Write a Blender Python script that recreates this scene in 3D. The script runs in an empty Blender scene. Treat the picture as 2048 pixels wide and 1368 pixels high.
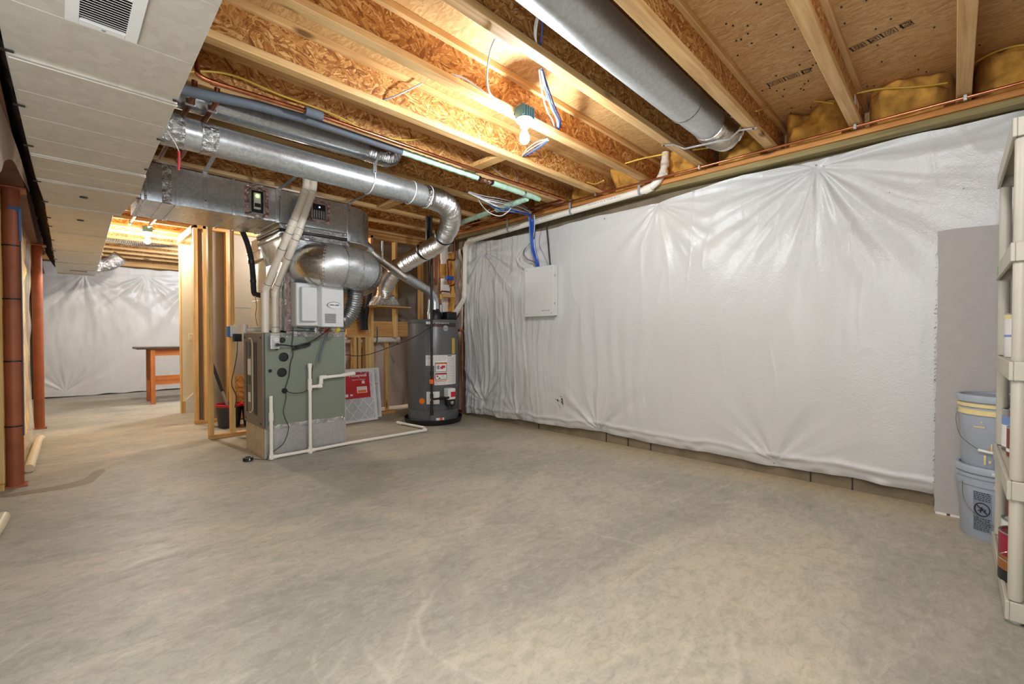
import bpy, bmesh, math, random
import numpy as np
from mathutils import Vector, Matrix

SC = bpy.context.scene
COL = SC.collection
R = math.radians
PI = math.pi

# ------------------------------------------------------------------ camera
CAM_H = 1.05
cam_data = bpy.data.cameras.new('camera')
cam_data.sensor_width = 36.0
cam_data.lens = 36.0 * 895.0 / 2048.0
cam_data.clip_start = 0.02
cam = bpy.data.objects.new('camera', cam_data)
COL.objects.link(cam)
cam.location = (0, 0, CAM_H)
cam.rotation_euler = (R(90 - 0.87), 0, R(-45.35))
SC.camera = cam

# ------------------------------------------------------------------ world, exposure, fill lamps
world = bpy.data.worlds.new('world')
SC.world = world
world.use_nodes = True
world.node_tree.nodes['Background'].inputs[0].default_value = (0.9, 0.95, 1.0, 1)
world.node_tree.nodes['Background'].inputs[1].default_value = 0.3
SC.view_settings.view_transform = 'Standard'
SC.view_settings.look = 'None'
SC.view_settings.gamma = 1.0
SC.view_settings.use_curve_mapping = False
SC.view_settings.exposure = 1.54
SC.cycles.max_bounces = 10
SC.cycles.diffuse_bounces = 6
SC.cycles.glossy_bounces = 4
SC.cycles.transparent_max_bounces = 8
SC.cycles.caustics_reflective = False
SC.cycles.caustics_refractive = False
SC.cycles.sample_clamp_indirect = 6.0
BULB_MAIN, BULB_BACK = 480.0, 820.0


def lamp(name, loc, watts, colour, radius):
    l = bpy.data.lights.new(name, 'POINT')
    l.energy = watts
    l.color = colour
    l.shadow_soft_size = radius
    o = bpy.data.objects.new(name, l)
    COL.objects.link(o)
    o.location = loc
    return o


# unseen fill lamps added near the camera, in the back room and utility corner
lamp('bulb_or_fill_lamp', (0.55, 0.05, 2.30), 30, (0.92, 1.0, 1.10), 0.12)
lamp('low_fill', (-0.60, 0.45, 1.05), 34, (0.94, 1.0, 1.08), 0.40)
lamp('bulb_or_fill_lamp', (2.2, 8.3, 2.3), 45, (0.9, 1.0, 1.15), 0.15)
lamp('bulb_or_fill_lamp', (2.05, 5.75, 2.2), 21, (1.0, 0.93, 0.82), 0.10)

# ------------------------------------------------------------------ scene-graph helpers
ORIGIN = {}


def wl(o):
    return ORIGIN.get(o.name, Vector((0, 0, 0))) if o else Vector((0, 0, 0))


def props(o, label=None, cat=None, group=None, kind=None):
    if label: o['label'] = label
    if cat: o['category'] = cat
    if group: o['group'] = group
    if kind: o['kind'] = kind
    return o


def thing(name, label, cat, loc=(0, 0, 0), group=None, kind=None):
    o = bpy.data.objects.new(name, None)
    COL.objects.link(o)
    o.location = loc
    o.empty_display_size = 0.05
    ORIGIN[o.name] = Vector(loc)
    return props(o, label, cat, group, kind)


def dup(root, loc, label=None):
    r = root.copy()
    COL.objects.link(r)
    r.location = loc
    ORIGIN[r.name] = Vector(loc)
    if label: r['label'] = label
    for ch in list(root.children):
        c = ch.copy()
        COL.objects.link(c)
        c.parent = r
        for g in list(ch.children):
            d = g.copy()
            COL.objects.link(d)
            d.parent = c
    return r


# ------------------------------------------------------------------ mesh helpers
class MB:
    """collects shapes in world coordinates; build() links them as one mesh object"""

    def __init__(s):
        s.v, s.f, s.mi, s.cur = [], [], [], 0

    def add(s, vs, fs):
        b = len(s.v)
        s.v += [tuple(map(float, p)) for p in vs]
        for f in fs:
            s.f.append(tuple(b + i for i in f))
            s.mi.append(s.cur)
        return s

    def m(s, i):
        s.cur = i
        return s

    def box(s, x0, x1, y0, y1, z0, z1, M=None):
        vs = [(x, y, z) for z in (z0, z1) for y in (y0, y1) for x in (x0, x1)]
        if M is not None: vs = [M @ Vector(p) for p in vs]
        return s.add(vs, [(0, 2, 3, 1), (4, 5, 7, 6), (0, 1, 5, 4), (2, 6, 7, 3), (0, 4, 6, 2), (1, 3, 7, 5)])

    def bar(s, a, b, w, h, up=(0, 0, 1)):
        """rectangular bar from a to b, width w across, height h along up"""
        a, b, up = Vector(a), Vector(b), Vector(up)
        d = (b - a).normalized()
        sx = d.cross(up)
        if sx.length < 1e-5: sx = d.cross(Vector((1, 0, 0)))
        sx.normalize()
        uz = sx.cross(d)
        vs = [p + sx * i * w / 2 + uz * j * h / 2 for p in (a, b) for i, j in ((-1, -1), (1, -1), (1, 1), (-1, 1))]
        return s.add(vs, [(0, 1, 2, 3), (7, 6, 5, 4), (0, 4, 5, 1), (1, 5, 6, 2), (2, 6, 7, 3), (3, 7, 4, 0)])

    def prism(s, pts, d):
        """closed outline pts extruded by the vector d"""
        n = len(pts)
        d = Vector(d)
        vs = [Vector(p) for p in pts] + [Vector(p) + d for p in pts]
        return s.add(vs, [tuple(range(n - 1, -1, -1)), tuple(range(n, 2 * n))] + [(i, (i + 1) % n, n + (i + 1) % n, n + i) for i in range(n)])

    def lathe(s, c, prof, n=24, axis=(0, 0, 1), a0=0.0, a1=2 * PI, caps=True, ref=None):
        """profile of (radius, height) about axis through c"""
        c, ax = Vector(c), Vector(axis).normalized()
        e1 = Vector(ref) if ref else (ax.orthogonal().normalized() if abs(ax.z) < 0.99 else Vector((1, 0, 0)))
        e2 = ax.cross(e1)
        full = abs(a1 - a0 - 2 * PI) < 1e-6
        k = n if full else n + 1
        vs = []
        for r, h in prof:
            for i in range(k):
                a = a0 + (a1 - a0) * i / n
                vs.append(c + ax * h + (e1 * math.cos(a) + e2 * math.sin(a)) * r)
        fs = []
        for j in range(len(prof) - 1):
            for i in range(n):
                i2 = (i + 1) % k
                fs.append((j * k + i, j * k + i2, (j + 1) * k + i2, (j + 1) * k + i))
        if full and caps:
            if prof[0][0] > 1e-6: fs.append(tuple(range(k - 1, -1, -1)))
            if prof[-1][0] > 1e-6: fs.append(tuple((len(prof) - 1) * k + i for i in range(k)))
        return s.add(vs, fs)

    def tube(s, path, r, n=10, rf=None, caps=True):
        P = [Vector(p) for p in path]
        T = []
        for i in range(len(P)):
            t = P[min(i + 1, len(P) - 1)] - P[max(i - 1, 0)]
            T.append(t.normalized() if t.length > 1e-9 else Vector((0, 0, 1)))
        e = T[0].orthogonal().normalized()
        vs = []
        for i, p in enumerate(P):
            if i:
                q = T[i - 1].rotation_difference(T[i])
                e = q @ e
                e = (e - T[i] * e.dot(T[i])).normalized()
            f = T[i].cross(e)
            rr = rf(i) if rf else r
            for k in range(n):
                a = 2 * PI * k / n
                vs.append(p + (e * math.cos(a) + f * math.sin(a)) * rr)
        fs = []
        for i in range(len(P) - 1):
            for k in range(n):
                k2 = (k + 1) % n
                fs.append((i * n + k, i * n + k2, (i + 1) * n + k2, (i + 1) * n + k))
        if caps:
            fs.append(tuple(range(n - 1, -1, -1)))
            fs.append(tuple((len(P) - 1) * n + k for k in range(n)))
        return s.add(vs, fs)

    def grid(s, fn, nu, nv):
        vs = [fn(i / nu, j / nv) for j in range(nv + 1) for i in range(nu + 1)]
        k = nu + 1
        return s.add(vs, [(j * k + i, j * k + i + 1, (j + 1) * k + i + 1, (j + 1) * k + i) for j in range(nv) for i in range(nu)])

    def build(s, name, mat, parent=None, smooth=None, bev=0, label=None, cat=None, group=None, kind=None, loc=None):
        o_w = wl(parent)
        own = Vector(loc) if loc is not None else o_w
        me = bpy.data.meshes.new(name)
        me.from_pydata([(p[0] - own.x, p[1] - own.y, p[2] - own.z) for p in s.v], [], s.f)
        mats = mat if isinstance(mat, (list, tuple)) else [mat]
        for m_ in mats: me.materials.append(m_)
        if len(mats) > 1: me.polygons.foreach_set('material_index', s.mi)
        bm = bmesh.new()
        bm.from_mesh(me)
        bmesh.ops.recalc_face_normals(bm, faces=bm.faces)
        bm.to_mesh(me)
        bm.free()
        if smooth:
            me.polygons.foreach_set('use_smooth', [True] * len(me.polygons))
            me.set_sharp_from_angle(angle=R(smooth))
        me.update()
        o = bpy.data.objects.new(name, me)
        COL.objects.link(o)
        if parent: o.parent = parent
        o.location = own - o_w
        ORIGIN[o.name] = own.copy()
        if bev:
            b = o.modifiers.new('edge', 'BEVEL')
            b.width = bev
            b.segments = 2
            b.limit_method = 'ANGLE'
            b.harden_normals = False
        return props(o, label, cat, group, kind)


def fillet(pts, rad, k=6):
    P = [Vector(p) for p in pts]
    out = [P[0]]
    for i in range(1, len(P) - 1):
        a, b, c = P[i - 1], P[i], P[i + 1]
        r = min(rad, (a - b).length * .48, (c - b).length * .48)
        p0 = b + (a - b).normalized() * r
        p2 = b + (c - b).normalized() * r
        for j in range(k + 1):
            t = j / k
            out.append(p0 * (1 - t) ** 2 + b * 2 * t * (1 - t) + p2 * t * t)
    out.append(P[-1])
    return out


def spline(pts, k=8):
    P = [Vector(p) for p in pts]
    out = []
    for i in range(len(P) - 1):
        p0, p1, p2, p3 = P[max(i - 1, 0)], P[i], P[i + 1], P[min(i + 2, len(P) - 1)]
        for j in range(k):
            t = j / k
            out.append(0.5 * ((2 * p1) + (p2 - p0) * t + (2 * p0 - 5 * p1 + 4 * p2 - p3) * t * t + (3 * p1 - p0 - 3 * p2 + p3) * t ** 3))
    out.append(P[-1])
    return out


def resample(pts, step):
    P = [Vector(p) for p in pts]
    L = [0]
    for i in range(1, len(P)): L.append(L[-1] + (P[i] - P[i - 1]).length)
    n = max(2, int(L[-1] / step))
    out, j = [], 0
    for i in range(n + 1):
        d = L[-1] * i / n
        while j < len(P) - 2 and L[j + 1] < d: j += 1
        t = (d - L[j]) / max(L[j + 1] - L[j], 1e-9)
        out.append(P[j].lerp(P[j + 1], min(max(t, 0), 1)))
    return out


def flex(mb, path, r, pitch=.014, amp=.0045, n=20):
    Q = resample(path, pitch / 4)
    rnd = random.Random(3)
    J = [rnd.uniform(-.3, .3) * amp for _ in Q]
    return mb.tube(Q, r, n, rf=lambda i: r + amp * math.sin(i * PI / 2) + J[i // 4])


def vnoise(x, y, seed=0):
    """smooth value noise on numpy arrays, about -1..1"""
    rs = np.random.RandomState(seed)
    T = rs.uniform(-1, 1, (64, 64))
    xi, yi = np.floor(x).astype(int), np.floor(y).astype(int)
    fx, fy = x - xi, y - yi
    fx, fy = fx * fx * (3 - 2 * fx), fy * fy * (3 - 2 * fy)
    g = lambda a, b: T[a % 64, b % 64]
    return (g(xi, yi) * (1 - fx) + g(xi + 1, yi) * fx) * (1 - fy) + (g(xi, yi + 1) * (1 - fx) + g(xi + 1, yi + 1) * fx) * fy


def mesh_np(name, V, nu, nv, mat, parent=None, loc=None, **kw):
    k = nu + 1
    j, i = np.meshgrid(np.arange(nv), np.arange(nu), indexing='ij')
    a = (j * k + i).ravel()
    F = np.stack([a, a + 1, a + k + 1, a + k], 1)
    own = Vector(loc) if loc is not None else wl(parent)
    V = V - np.array(own)
    me = bpy.data.meshes.new(name)
    me.vertices.add(len(V))
    me.vertices.foreach_set('co', V.astype(np.float32).ravel())
    me.loops.add(F.size)
    me.loops.foreach_set('vertex_index', F.ravel().astype(np.int32))
    me.polygons.add(len(F))
    me.polygons.foreach_set('loop_start', np.arange(0, F.size, 4, dtype=np.int32))
    me.update(calc_edges=True)
    me.polygons.foreach_set('use_smooth', np.ones(len(F), dtype=bool))
    me.materials.append(mat)
    o = bpy.data.objects.new(name, me)
    COL.objects.link(o)
    if parent: o.parent = parent
    o.location = own - wl(parent)
    ORIGIN[o.name] = own.copy()
    return props(o, **kw)


def text(s, size, loc, ux, uz, mat, parent, name='lettering', depth=.0006, bold=0.0, squeeze=1.0, align='CENTER'):
    """flat lettering: baseline direction ux, up direction uz"""
    cu = bpy.data.curves.new(name, 'FONT')
    cu.body = s
    cu.size = size
    cu.align_x = align
    cu.align_y = 'CENTER'
    cu.offset = bold
    cu.extrude = depth
    cu.resolution_u = 3
    t = bpy.data.objects.new('tmp', cu)
    COL.objects.link(t)
    dg = bpy.context.evaluated_depsgraph_get()
    me = bpy.data.meshes.new_from_object(t.evaluated_get(dg))
    bpy.data.objects.remove(t)
    ux, uz = Vector(ux).normalized(), Vector(uz).normalized()
    un = ux.cross(uz)
    own = wl(parent)
    for v in me.vertices:
        c = v.co.copy()
        v.co = Vector(loc) + ux * c.x * squeeze + uz * c.y + un * c.z - own
    me.materials.clear()
    me.materials.append(mat)
    me.name = name
    o = bpy.data.objects.new(name, me)
    COL.objects.link(o)
    if parent: o.parent = parent
    ORIGIN[o.name] = own.copy()
    return o


# ------------------------------------------------------------------ materials
def srgb(r, g, b):
    f = lambda c: (c / 255 / 12.92) if c / 255 <= .04045 else ((c / 255 + .055) / 1.055) ** 2.4
    return (f(r), f(g), f(b), 1)


class NT:
    def __init__(s, name):
        s.mat = bpy.data.materials.new(name)
        s.mat.use_nodes = True
        s.t = s.mat.node_tree
        s.p = s.t.nodes['Principled BSDF']
        s.co = s.n('ShaderNodeTexCoord').outputs['Object']

    def n(s, kind, **kw):
        n = s.t.nodes.new(kind)
        for k, v in kw.items(): setattr(n, k, v)
        return n

    def l(s, a, b):
        s.t.links.new(a, b)

    def mapping(s, scale=(1, 1, 1), rot=(0, 0, 0), loc=(0, 0, 0), src=None):
        m = s.n('ShaderNodeMapping')
        m.inputs['Scale'].default_value = scale
        m.inputs['Rotation'].default_value = rot
        m.inputs['Location'].default_value = loc
        s.l(src or s.co, m.inputs['Vector'])
        return m.outputs['Vector']

    def noise(s, vec, scale, detail=4, rough=.55, dist=0.0):
        n = s.n('ShaderNodeTexNoise')
        n.inputs['Scale'].default_value = scale
        n.inputs['Detail'].default_value = detail
        n.inputs['Roughness'].default_value = rough
        n.inputs['Distortion'].default_value = dist
        s.l(vec, n.inputs['Vector'])
        return n.outputs['Fac']

    def ramp(s, fac, stops):
        r = s.n('ShaderNodeValToRGB')
        e = r.color_ramp.elements
        while len(e) < len(stops): e.new(0.5)
        for i, (p, c) in enumerate(stops):
            e[i].position = p
            e[i].color = c
        s.l(fac, r.inputs['Fac'])
        return r.outputs['Color']

    def mix(s, fac, a, b, blend='MIX'):
        m = s.n('ShaderNodeMix', data_type='RGBA', blend_type=blend)
        for sock, v in ((m.inputs[0], fac), (m.inputs[6], a), (m.inputs[7], b)):
            if isinstance(v, (int, float, tuple)): sock.default_value = v
            else: s.l(v, sock)
        return m.outputs[2]

    def math(s, op, a, b=0.0):
        m = s.n('ShaderNodeMath', operation=op)
        for sock, v in ((m.inputs[0], a), (m.inputs[1], b)):
            if isinstance(v, (int, float)): sock.default_value = v
            else: s.l(v, sock)
        return m.outputs[0]

    def bump(s, h, strength=.3, dist=.01):
        b = s.n('ShaderNodeBump')
        b.inputs['Strength'].default_value = strength
        b.inputs['Distance'].default_value = dist
        s.l(h, b.inputs['Height'])
        s.l(b.outputs['Normal'], s.p.inputs['Normal'])

    def set(s, col=None, rough=None, metal=None, **kw):
        for k, v in (('Base Color', col), ('Roughness', rough), ('Metallic', metal)):
            if v is None: continue
            if isinstance(v, (int, float, tuple)): s.p.inputs[k].default_value = v
            else: s.l(v, s.p.inputs[k])
        for k, v in kw.items(): s.p.inputs[k].default_value = v
        return s.mat


def plain(name, c, rough=.5, metal=0.0, var=.08, scale=9.0, bump=0.0, bscale=60.0, **kw):
    """one colour with slight uneven wear"""
    t = NT(name)
    c = srgb(*c)
    f = t.noise(t.co, scale, 3)
    lo = tuple(x * (1 - var) for x in c[:3]) + (1,)
    hi = tuple(min(1, x * (1 + var)) for x in c[:3]) + (1,)
    col = t.ramp(f, [(.3, lo), (.7, hi)])
    if bump: t.bump(t.noise(t.co, bscale, 3), bump, .003)
    return t.set(col, rough, metal, **kw)


def wood(name, dark, mid, light, axis=0, rough=.65, rnd=True, knots=True):
    """sawn softwood, grain along the given object axis"""
    t = NT(name)
    sc = [26, 26, 26]
    sc[axis] = 1.3
    vec = t.co
    if rnd:
        oi = t.n('ShaderNodeObjectInfo')
        va = t.n('ShaderNodeVectorMath', operation='ADD')
        cb = t.n('ShaderNodeCombineXYZ')
        k = t.math('MULTIPLY', oi.outputs['Random'], 37.0)
        for i in range(3): t.l(k, cb.inputs[i])
        t.l(t.co, va.inputs[0])
        t.l(cb.outputs[0], va.inputs[1])
        vec = va.outputs[0]
    g = t.noise(t.mapping(tuple(sc), src=vec), 1.0, 5, .6, .6)
    b = t.noise(vec, 2.2, 3)
    f = t.math('ADD', t.math('MULTIPLY', g, .7), t.math('MULTIPLY', b, .3))
    col = t.ramp(f, [(.32, srgb(*dark)), (.5, srgb(*mid)), (.68, srgb(*light))])
    if knots:
        ks = [5, 5, 5]
        ks[axis] = 1.6
        v = t.n('ShaderNodeTexVoronoi')
        v.inputs['Scale'].default_value = 1.0
        t.l(t.mapping(tuple(ks), src=vec), v.inputs['Vector'])
        kf = t.ramp(v.outputs['Distance'], [(.05, (1, 1, 1, 1)), (.11, (0, 0, 0, 1))])
        col = t.mix(kf, col, tuple(x * .45 for x in srgb(*dark)[:3]) + (1,))
    t.bump(g, .12, .003)
    return t.set(col, rough)


def osb(name, plane, stops, scale=1.0, contrast=1.0, lean=0.0, spread=2.4):
    """strand board: voronoi strands whose lie changes from patch to patch; plane is the normal axis of the panel"""
    t = NT(name)
    rnd = t.n('ShaderNodeObjectInfo').outputs['Random']
    off = t.n('ShaderNodeVectorMath', operation='ADD')
    cb = t.n('ShaderNodeCombineXYZ')
    k = t.math('MULTIPLY', rnd, 53.0)
    for i in range(3): t.l(k, cb.inputs[i])
    t.l(t.co, off.inputs[0])
    t.l(cb.outputs[0], off.inputs[1])
    wob = t.n('ShaderNodeTexNoise')
    wob.inputs['Scale'].default_value = 14.0
    t.l(off.outputs[0], wob.inputs['Vector'])
    wv = t.n('ShaderNodeVectorMath', operation='MULTIPLY_ADD')
    wv.inputs[1].default_value = (.03, .03, .03)
    t.l(wob.outputs['Color'], wv.inputs[0])
    t.l(off.outputs[0], wv.inputs[2])
    outs = []
    ax = [i for i in range(3) if i != plane]
    for q, (cs, s1, s2) in enumerate(((7.0, 12, 58), (10.0, 15, 72), (15.0, 22, 105))):
        c = t.n('ShaderNodeTexVoronoi')
        c.inputs['Scale'].default_value = cs * scale
        t.l(t.mapping(loc=(q * 3.1, q * 1.7, q * 2.3), src=wv.outputs[0]), c.inputs['Vector'])
        cc = t.n('ShaderNodeSeparateColor')
        t.l(c.outputs['Color'], cc.inputs[0])
        an = t.math('ADD', t.math('MULTIPLY', t.math('SUBTRACT', cc.outputs[0], .5), spread), lean)
        vr = t.n('ShaderNodeVectorRotate', rotation_type=('X_AXIS', 'Y_AXIS', 'Z_AXIS')[plane])
        t.l(wv.outputs[0], vr.inputs['Vector'])
        t.l(an, vr.inputs['Angle'])
        sc = [1, 1, 1]
        sc[ax[0]], sc[ax[1]], sc[plane] = s1 * scale, s2 * scale, 6
        v = t.n('ShaderNodeTexVoronoi')
        v.inputs['Scale'].default_value = 1.0
        t.l(t.mapping(tuple(sc), src=vr.outputs[0]), v.inputs['Vector'])
        sep = t.n('ShaderNodeSeparateColor')
        t.l(v.outputs['Color'], sep.inputs[0])
        fs = [1, 1, 1]
        fs[ax[0]], fs[ax[1]], fs[plane] = 14, 260, 10
        fb = t.noise(t.mapping(tuple(fs), src=vr.outputs[0]), 1.0, 3)
        outs.append((t.math('ADD', sep.outputs[0], t.math('MULTIPLY', t.math('SUBTRACT', fb, .5), .7)), sep.outputs[1]))
    m1 = t.n('ShaderNodeMix', data_type='FLOAT')
    t.l(t.math('GREATER_THAN', outs[1][1], .5), m1.inputs[0]); t.l(outs[2][0], m1.inputs[2]); t.l(outs[1][0], m1.inputs[3])
    m2 = t.n('ShaderNodeMix', data_type='FLOAT')
    t.l(t.math('GREATER_THAN', outs[0][1], .62), m2.inputs[0]); t.l(m1.outputs[0], m2.inputs[2]); t.l(outs[0][0], m2.inputs[3])
    fine = t.noise(off.outputs[0], 150, 3)
    f = t.math('ADD', t.math('MULTIPLY', m2.outputs[0], .8 * contrast), t.math('MULTIPLY', fine, .3))
    if contrast < 1: f = t.math('ADD', f, .4 * (1 - contrast))
    n = len(stops)
    col = t.ramp(f, [(.1 + .9 * i / (n - 1), srgb(*c)) for i, c in enumerate(stops)])
    t.bump(f, .25, .004)
    return t.set(col, .6)


def metal(name, c, rough=.35, spangle=.12, sscale=45.0, dents=0.0, dscale=3.0, m=1.0, streak=0.0):
    t = NT(name)
    c = srgb(*c)
    v = t.n('ShaderNodeTexVoronoi')
    v.inputs['Scale'].default_value = sscale
    t.l(t.co, v.inputs['Vector'])
    sep = t.n('ShaderNodeSeparateColor')
    t.l(v.outputs['Color'], sep.inputs[0])
    n2 = t.noise(t.co, 4.0, 4, .6)
    f = t.math('ADD', t.math('MULTIPLY', sep.outputs[0], .5), t.math('MULTIPLY', n2, .5))
    col = t.ramp(f, [(.2, tuple(x * (1 - spangle * 1.6) for x in c[:3]) + (1,)), (.8, tuple(min(1, x * (1 + spangle)) for x in c[:3]) + (1,))])
    rg = t.ramp(n2, [(.3, (rough * .8,) * 3 + (1,)), (.7, (rough * 1.25,) * 3 + (1,))])
    if dents: t.bump(t.noise(t.co, dscale, 3), dents, .02)
    return t.set(col, rg, m)


def foil(name, c=(205, 205, 205), rough=.22, scale=22.0, strength=.8):
    t = NT(name)
    v = t.n('ShaderNodeTexVoronoi')
    v.inputs['Scale'].default_value = scale
    t.l(t.co, v.inputs['Vector'])
    nn = t.noise(t.co, scale * 1.6, 4, .65, 1.5)
    h = t.math('ADD', v.outputs['Distance'], nn)
    t.bump(h, strength, .02)
    f = t.noise(t.co, 6, 3)
    col = t.ramp(f, [(.3, tuple(x * .8 for x in srgb(*c)[:3]) + (1,)), (.7, srgb(*c))])
    return t.set(col, rough, 1.0)


def glow(name, c, strength):
    t = NT(name)
    e = srgb(*c)
    t.p.inputs['Emission Color'].default_value = e
    t.p.inputs['Emission Strength'].default_value = strength
    return t.set((.8, .8, .8, 1), .5)


# concrete slab: grey-green and tan clouds, crisp mottling, pale wiped patches, trowel arcs, pitting
def concrete_floor():
    t = NT('concrete_floor')
    big = t.noise(t.mapping((.5, .8, 1), loc=(3, 1, 0)), 1.7, 8, .62, .8)
    col = t.ramp(big, [(.36, srgb(154, 152, 140)), (.47, srgb(167, 164, 150)), (.54, srgb(176, 171, 156)), (.68, srgb(188, 180, 160))])
    mot = t.noise(t.mapping((1.0, 1.7, 1), rot=(0, 0, R(40))), 4.2, 13, .78, 1.0)
    col = t.mix(t.math('MULTIPLY', t.ramp(mot, [(.50, (0, 0, 0, 1)), (.68, (1, 1, 1, 1))]), .42), col, srgb(134, 131, 118))
    wipe = t.noise(t.mapping((.7, 1.9, 1), rot=(0, 0, R(-32)), loc=(1, 4, 0)), 2.6, 13, .78, 1.8)
    col = t.mix(t.math('MULTIPLY', t.ramp(wipe, [(.55, (0, 0, 0, 1)), (.64, (1, 1, 1, 1))]), .34), col, srgb(204, 199, 184))
    # trowel arcs: thin rings round a few centres, broken up by noise
    brk = t.noise(t.co, 1.3, 5, .6)
    for i, (cx, cy, fr) in enumerate(((1.35, 1.25, 19), (2.3, 1.9, 14), (.5, 1.9, 17), (2.0, .35, 23))):
        d = t.n('ShaderNodeVectorMath', operation='DISTANCE')
        d.inputs[1].default_value = (cx, cy, 0)
        wob = t.n('ShaderNodeVectorMath', operation='MULTIPLY_ADD')
        nz = t.n('ShaderNodeTexNoise')
        nz.inputs['Scale'].default_value = 2.2
        t.l(t.co, nz.inputs['Vector'])
        wob.inputs[1].default_value = (.16, .16, 0)
        t.l(nz.outputs['Color'], wob.inputs[0])
        t.l(t.co, wob.inputs[2])
        t.l(wob.outputs[0], d.inputs[0])
        ring = t.math('POWER', t.math('ABSOLUTE', t.math('SINE', t.math('MULTIPLY', d.outputs['Value'], fr))), 60)
        fade = t.ramp(d.outputs['Value'], [(.25, (0, 0, 0, 1)), (.4, (1, 1, 1, 1)), (.75, (1, 1, 1, 1)), (.95, (0, 0, 0, 1))])
        msk = t.ramp(brk, [(.5, (0, 0, 0, 1)), (.6, (1, 1, 1, 1))]) if i % 2 else t.ramp(brk, [(.42, (1, 1, 1, 1)), (.52, (0, 0, 0, 1))])
        f = t.math('MULTIPLY', t.math('MULTIPLY', ring, fade), t.math('MULTIPLY', msk, .32))
        col = t.mix(f, col, srgb(206, 200, 184) if i % 2 == 0 else srgb(132, 128, 114))
    strk = t.noise(t.mapping((2.5, 30, 1), rot=(0, 0, R(28))), 1.0, 8, .7, .5)
    col = t.mix(t.math('MULTIPLY', t.ramp(strk, [(.56, (0, 0, 0, 1)), (.7, (1, 1, 1, 1))]), .22), col, srgb(120, 114, 100))
    # tan dust lying along the foot of the long wall
    sx = t.n('ShaderNodeSeparateXYZ')
    t.l(t.co, sx.inputs[0])
    dst = t.math('MULTIPLY', t.math('SUBTRACT', t.math('ADD', sx.outputs[0], t.math('MULTIPLY', mot, .5)), 3.55), 2.2)
    dn = t.n('ShaderNodeClamp')
    t.l(dst, dn.inputs[0])
    col = t.mix(t.math('MULTIPLY', dn.outputs[0], .7), col, srgb(196, 176, 140))
    fine = t.noise(t.co, 90, 5, .75)
    col = t.mix(t.math('MULTIPLY', t.ramp(fine, [(.53, (0, 0, 0, 1)), (.72, (1, 1, 1, 1))]), .38), col, srgb(112, 106, 92))
    col = t.mix(t.math('MULTIPLY', t.ramp(t.noise(t.co, 70, 4, .7), [(.6, (0, 0, 0, 1)), (.72, (1, 1, 1, 1))]), .25), col, srgb(216, 208, 190))
    g2 = t.noise(t.mapping((1, 1.6, 1), rot=(0, 0, R(15))), 16, 9, .72, .8)
    col = t.mix(t.math('MULTIPLY', t.ramp(g2, [(.40, (1, 1, 1, 1)), (.52, (0, 0, 0, 1))]), .26), col, srgb(120, 117, 104))
    col = t.mix(t.math('MULTIPLY', t.ramp(g2, [(.56, (0, 0, 0, 1)), (.66, (1, 1, 1, 1))]), .22), col, srgb(210, 204, 188))
    t.bump(t.math('ADD', fine, mot), .15, .004)
    rg = t.ramp(mot, [(.3, (.40,) * 3 + (1,)), (.7, (.62,) * 3 + (1,))])
    return t.set(col, rg)


M = {}
M['floor'] = concrete_floor()
M['concrete'] = plain('concrete_wall', (124, 110, 88), .85, var=.25, scale=5, bump=.5, bscale=40)


def sheet_mat(name, c, rough, strength):
    t = NT(name)
    f1 = t.noise(t.co, 38, 4, .65, .6)
    f2 = t.noise(t.co, 140, 2)
    t.bump(t.math('ADD', f1, t.math('MULTIPLY', f2, .5)), strength, .004)
    f = t.noise(t.co, 1.4, 4)
    cc = srgb(*c)
    col = t.ramp(f, [(.35, tuple(x * .95 for x in cc[:3]) + (1,)), (.65, cc)])
    return t.set(col, rough)


M['sheet'] = sheet_mat('white_poly_sheet', (209, 209, 207), .27, .5)
M['osb_web'] = osb('osb_web', 1, [(112, 62, 26), (160, 100, 44), (184, 126, 62), (206, 152, 86), (234, 194, 134)], 1.25, .95)
M['osb_deck'] = osb('osb_deck', 2, [(156, 112, 66), (186, 142, 88), (202, 160, 104), (214, 176, 122), (226, 194, 144)], 1.3, .6, PI / 2, .7)
M['osb_wall'] = osb('osb_wall', 1, [(120, 72, 30), (170, 110, 50), (190, 135, 70), (205, 155, 90)], .9)
M['flange'] = wood('flange_lumber', (168, 124, 72), (210, 168, 110), (232, 198, 144), 0)
M['stud'] = wood('stud_lumber', (184, 138, 76), (218, 178, 110), (236, 204, 144), 2)
M['plate'] = wood('plate_lumber', (172, 120, 62), (208, 160, 96), (226, 186, 126), 0)
M['sill'] = wood('sill_lumber', (150, 88, 30), (196, 130, 62), (214, 156, 88), 1)
M['treated'] = wood('treated_lumber', (98, 88, 52), (140, 124, 78), (164, 148, 100), 1)
M['galv'] = metal('galvanised', (204, 210, 214), .28, .10, 60, m=.8)
M['galv_dull'] = metal('galvanised_dull', (194, 196, 196), .40, .07, 70, dents=.05, m=.75)
M['galv_warm'] = metal('galvanised_warm', (206, 198, 186), .22, .16, 55, m=.95)
M['duct_tan'] = metal('duct_sheet', (214, 208, 196), .5, .05, 30, dents=.08, dscale=2.5, m=.35)
M['strap'] = metal('strap_steel', (200, 202, 204), .35, .08, 80)
M['foil'] = foil('foil_tape')
M['flexfoil'] = foil('flex_foil', (220, 214, 206), .24, 45, .12)
M['flexgrey'] = foil('flex_grey', (200, 200, 200), .3, 30, .15)
M['foilred'] = foil('foil_tape_printed', (188, 160, 156), .3, 26, .6)
M['pvc'] = plain('pvc_white', (232, 226, 214), .32, var=.03)
M['pvc_flue'] = plain('pvc_flue', (226, 216, 200), .35, var=.05)
M['cpvc'] = plain('cpvc_cream', (226, 214, 184), .35, var=.04)
M['copper'] = metal('copper', (196, 122, 86), .3, .12, 20)
M['copper_old'] = metal('copper_dull', (140, 82, 58), .42, .2, 15)
M['iron'] = plain('black_iron', (38, 34, 32), .45, .3)
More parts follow.
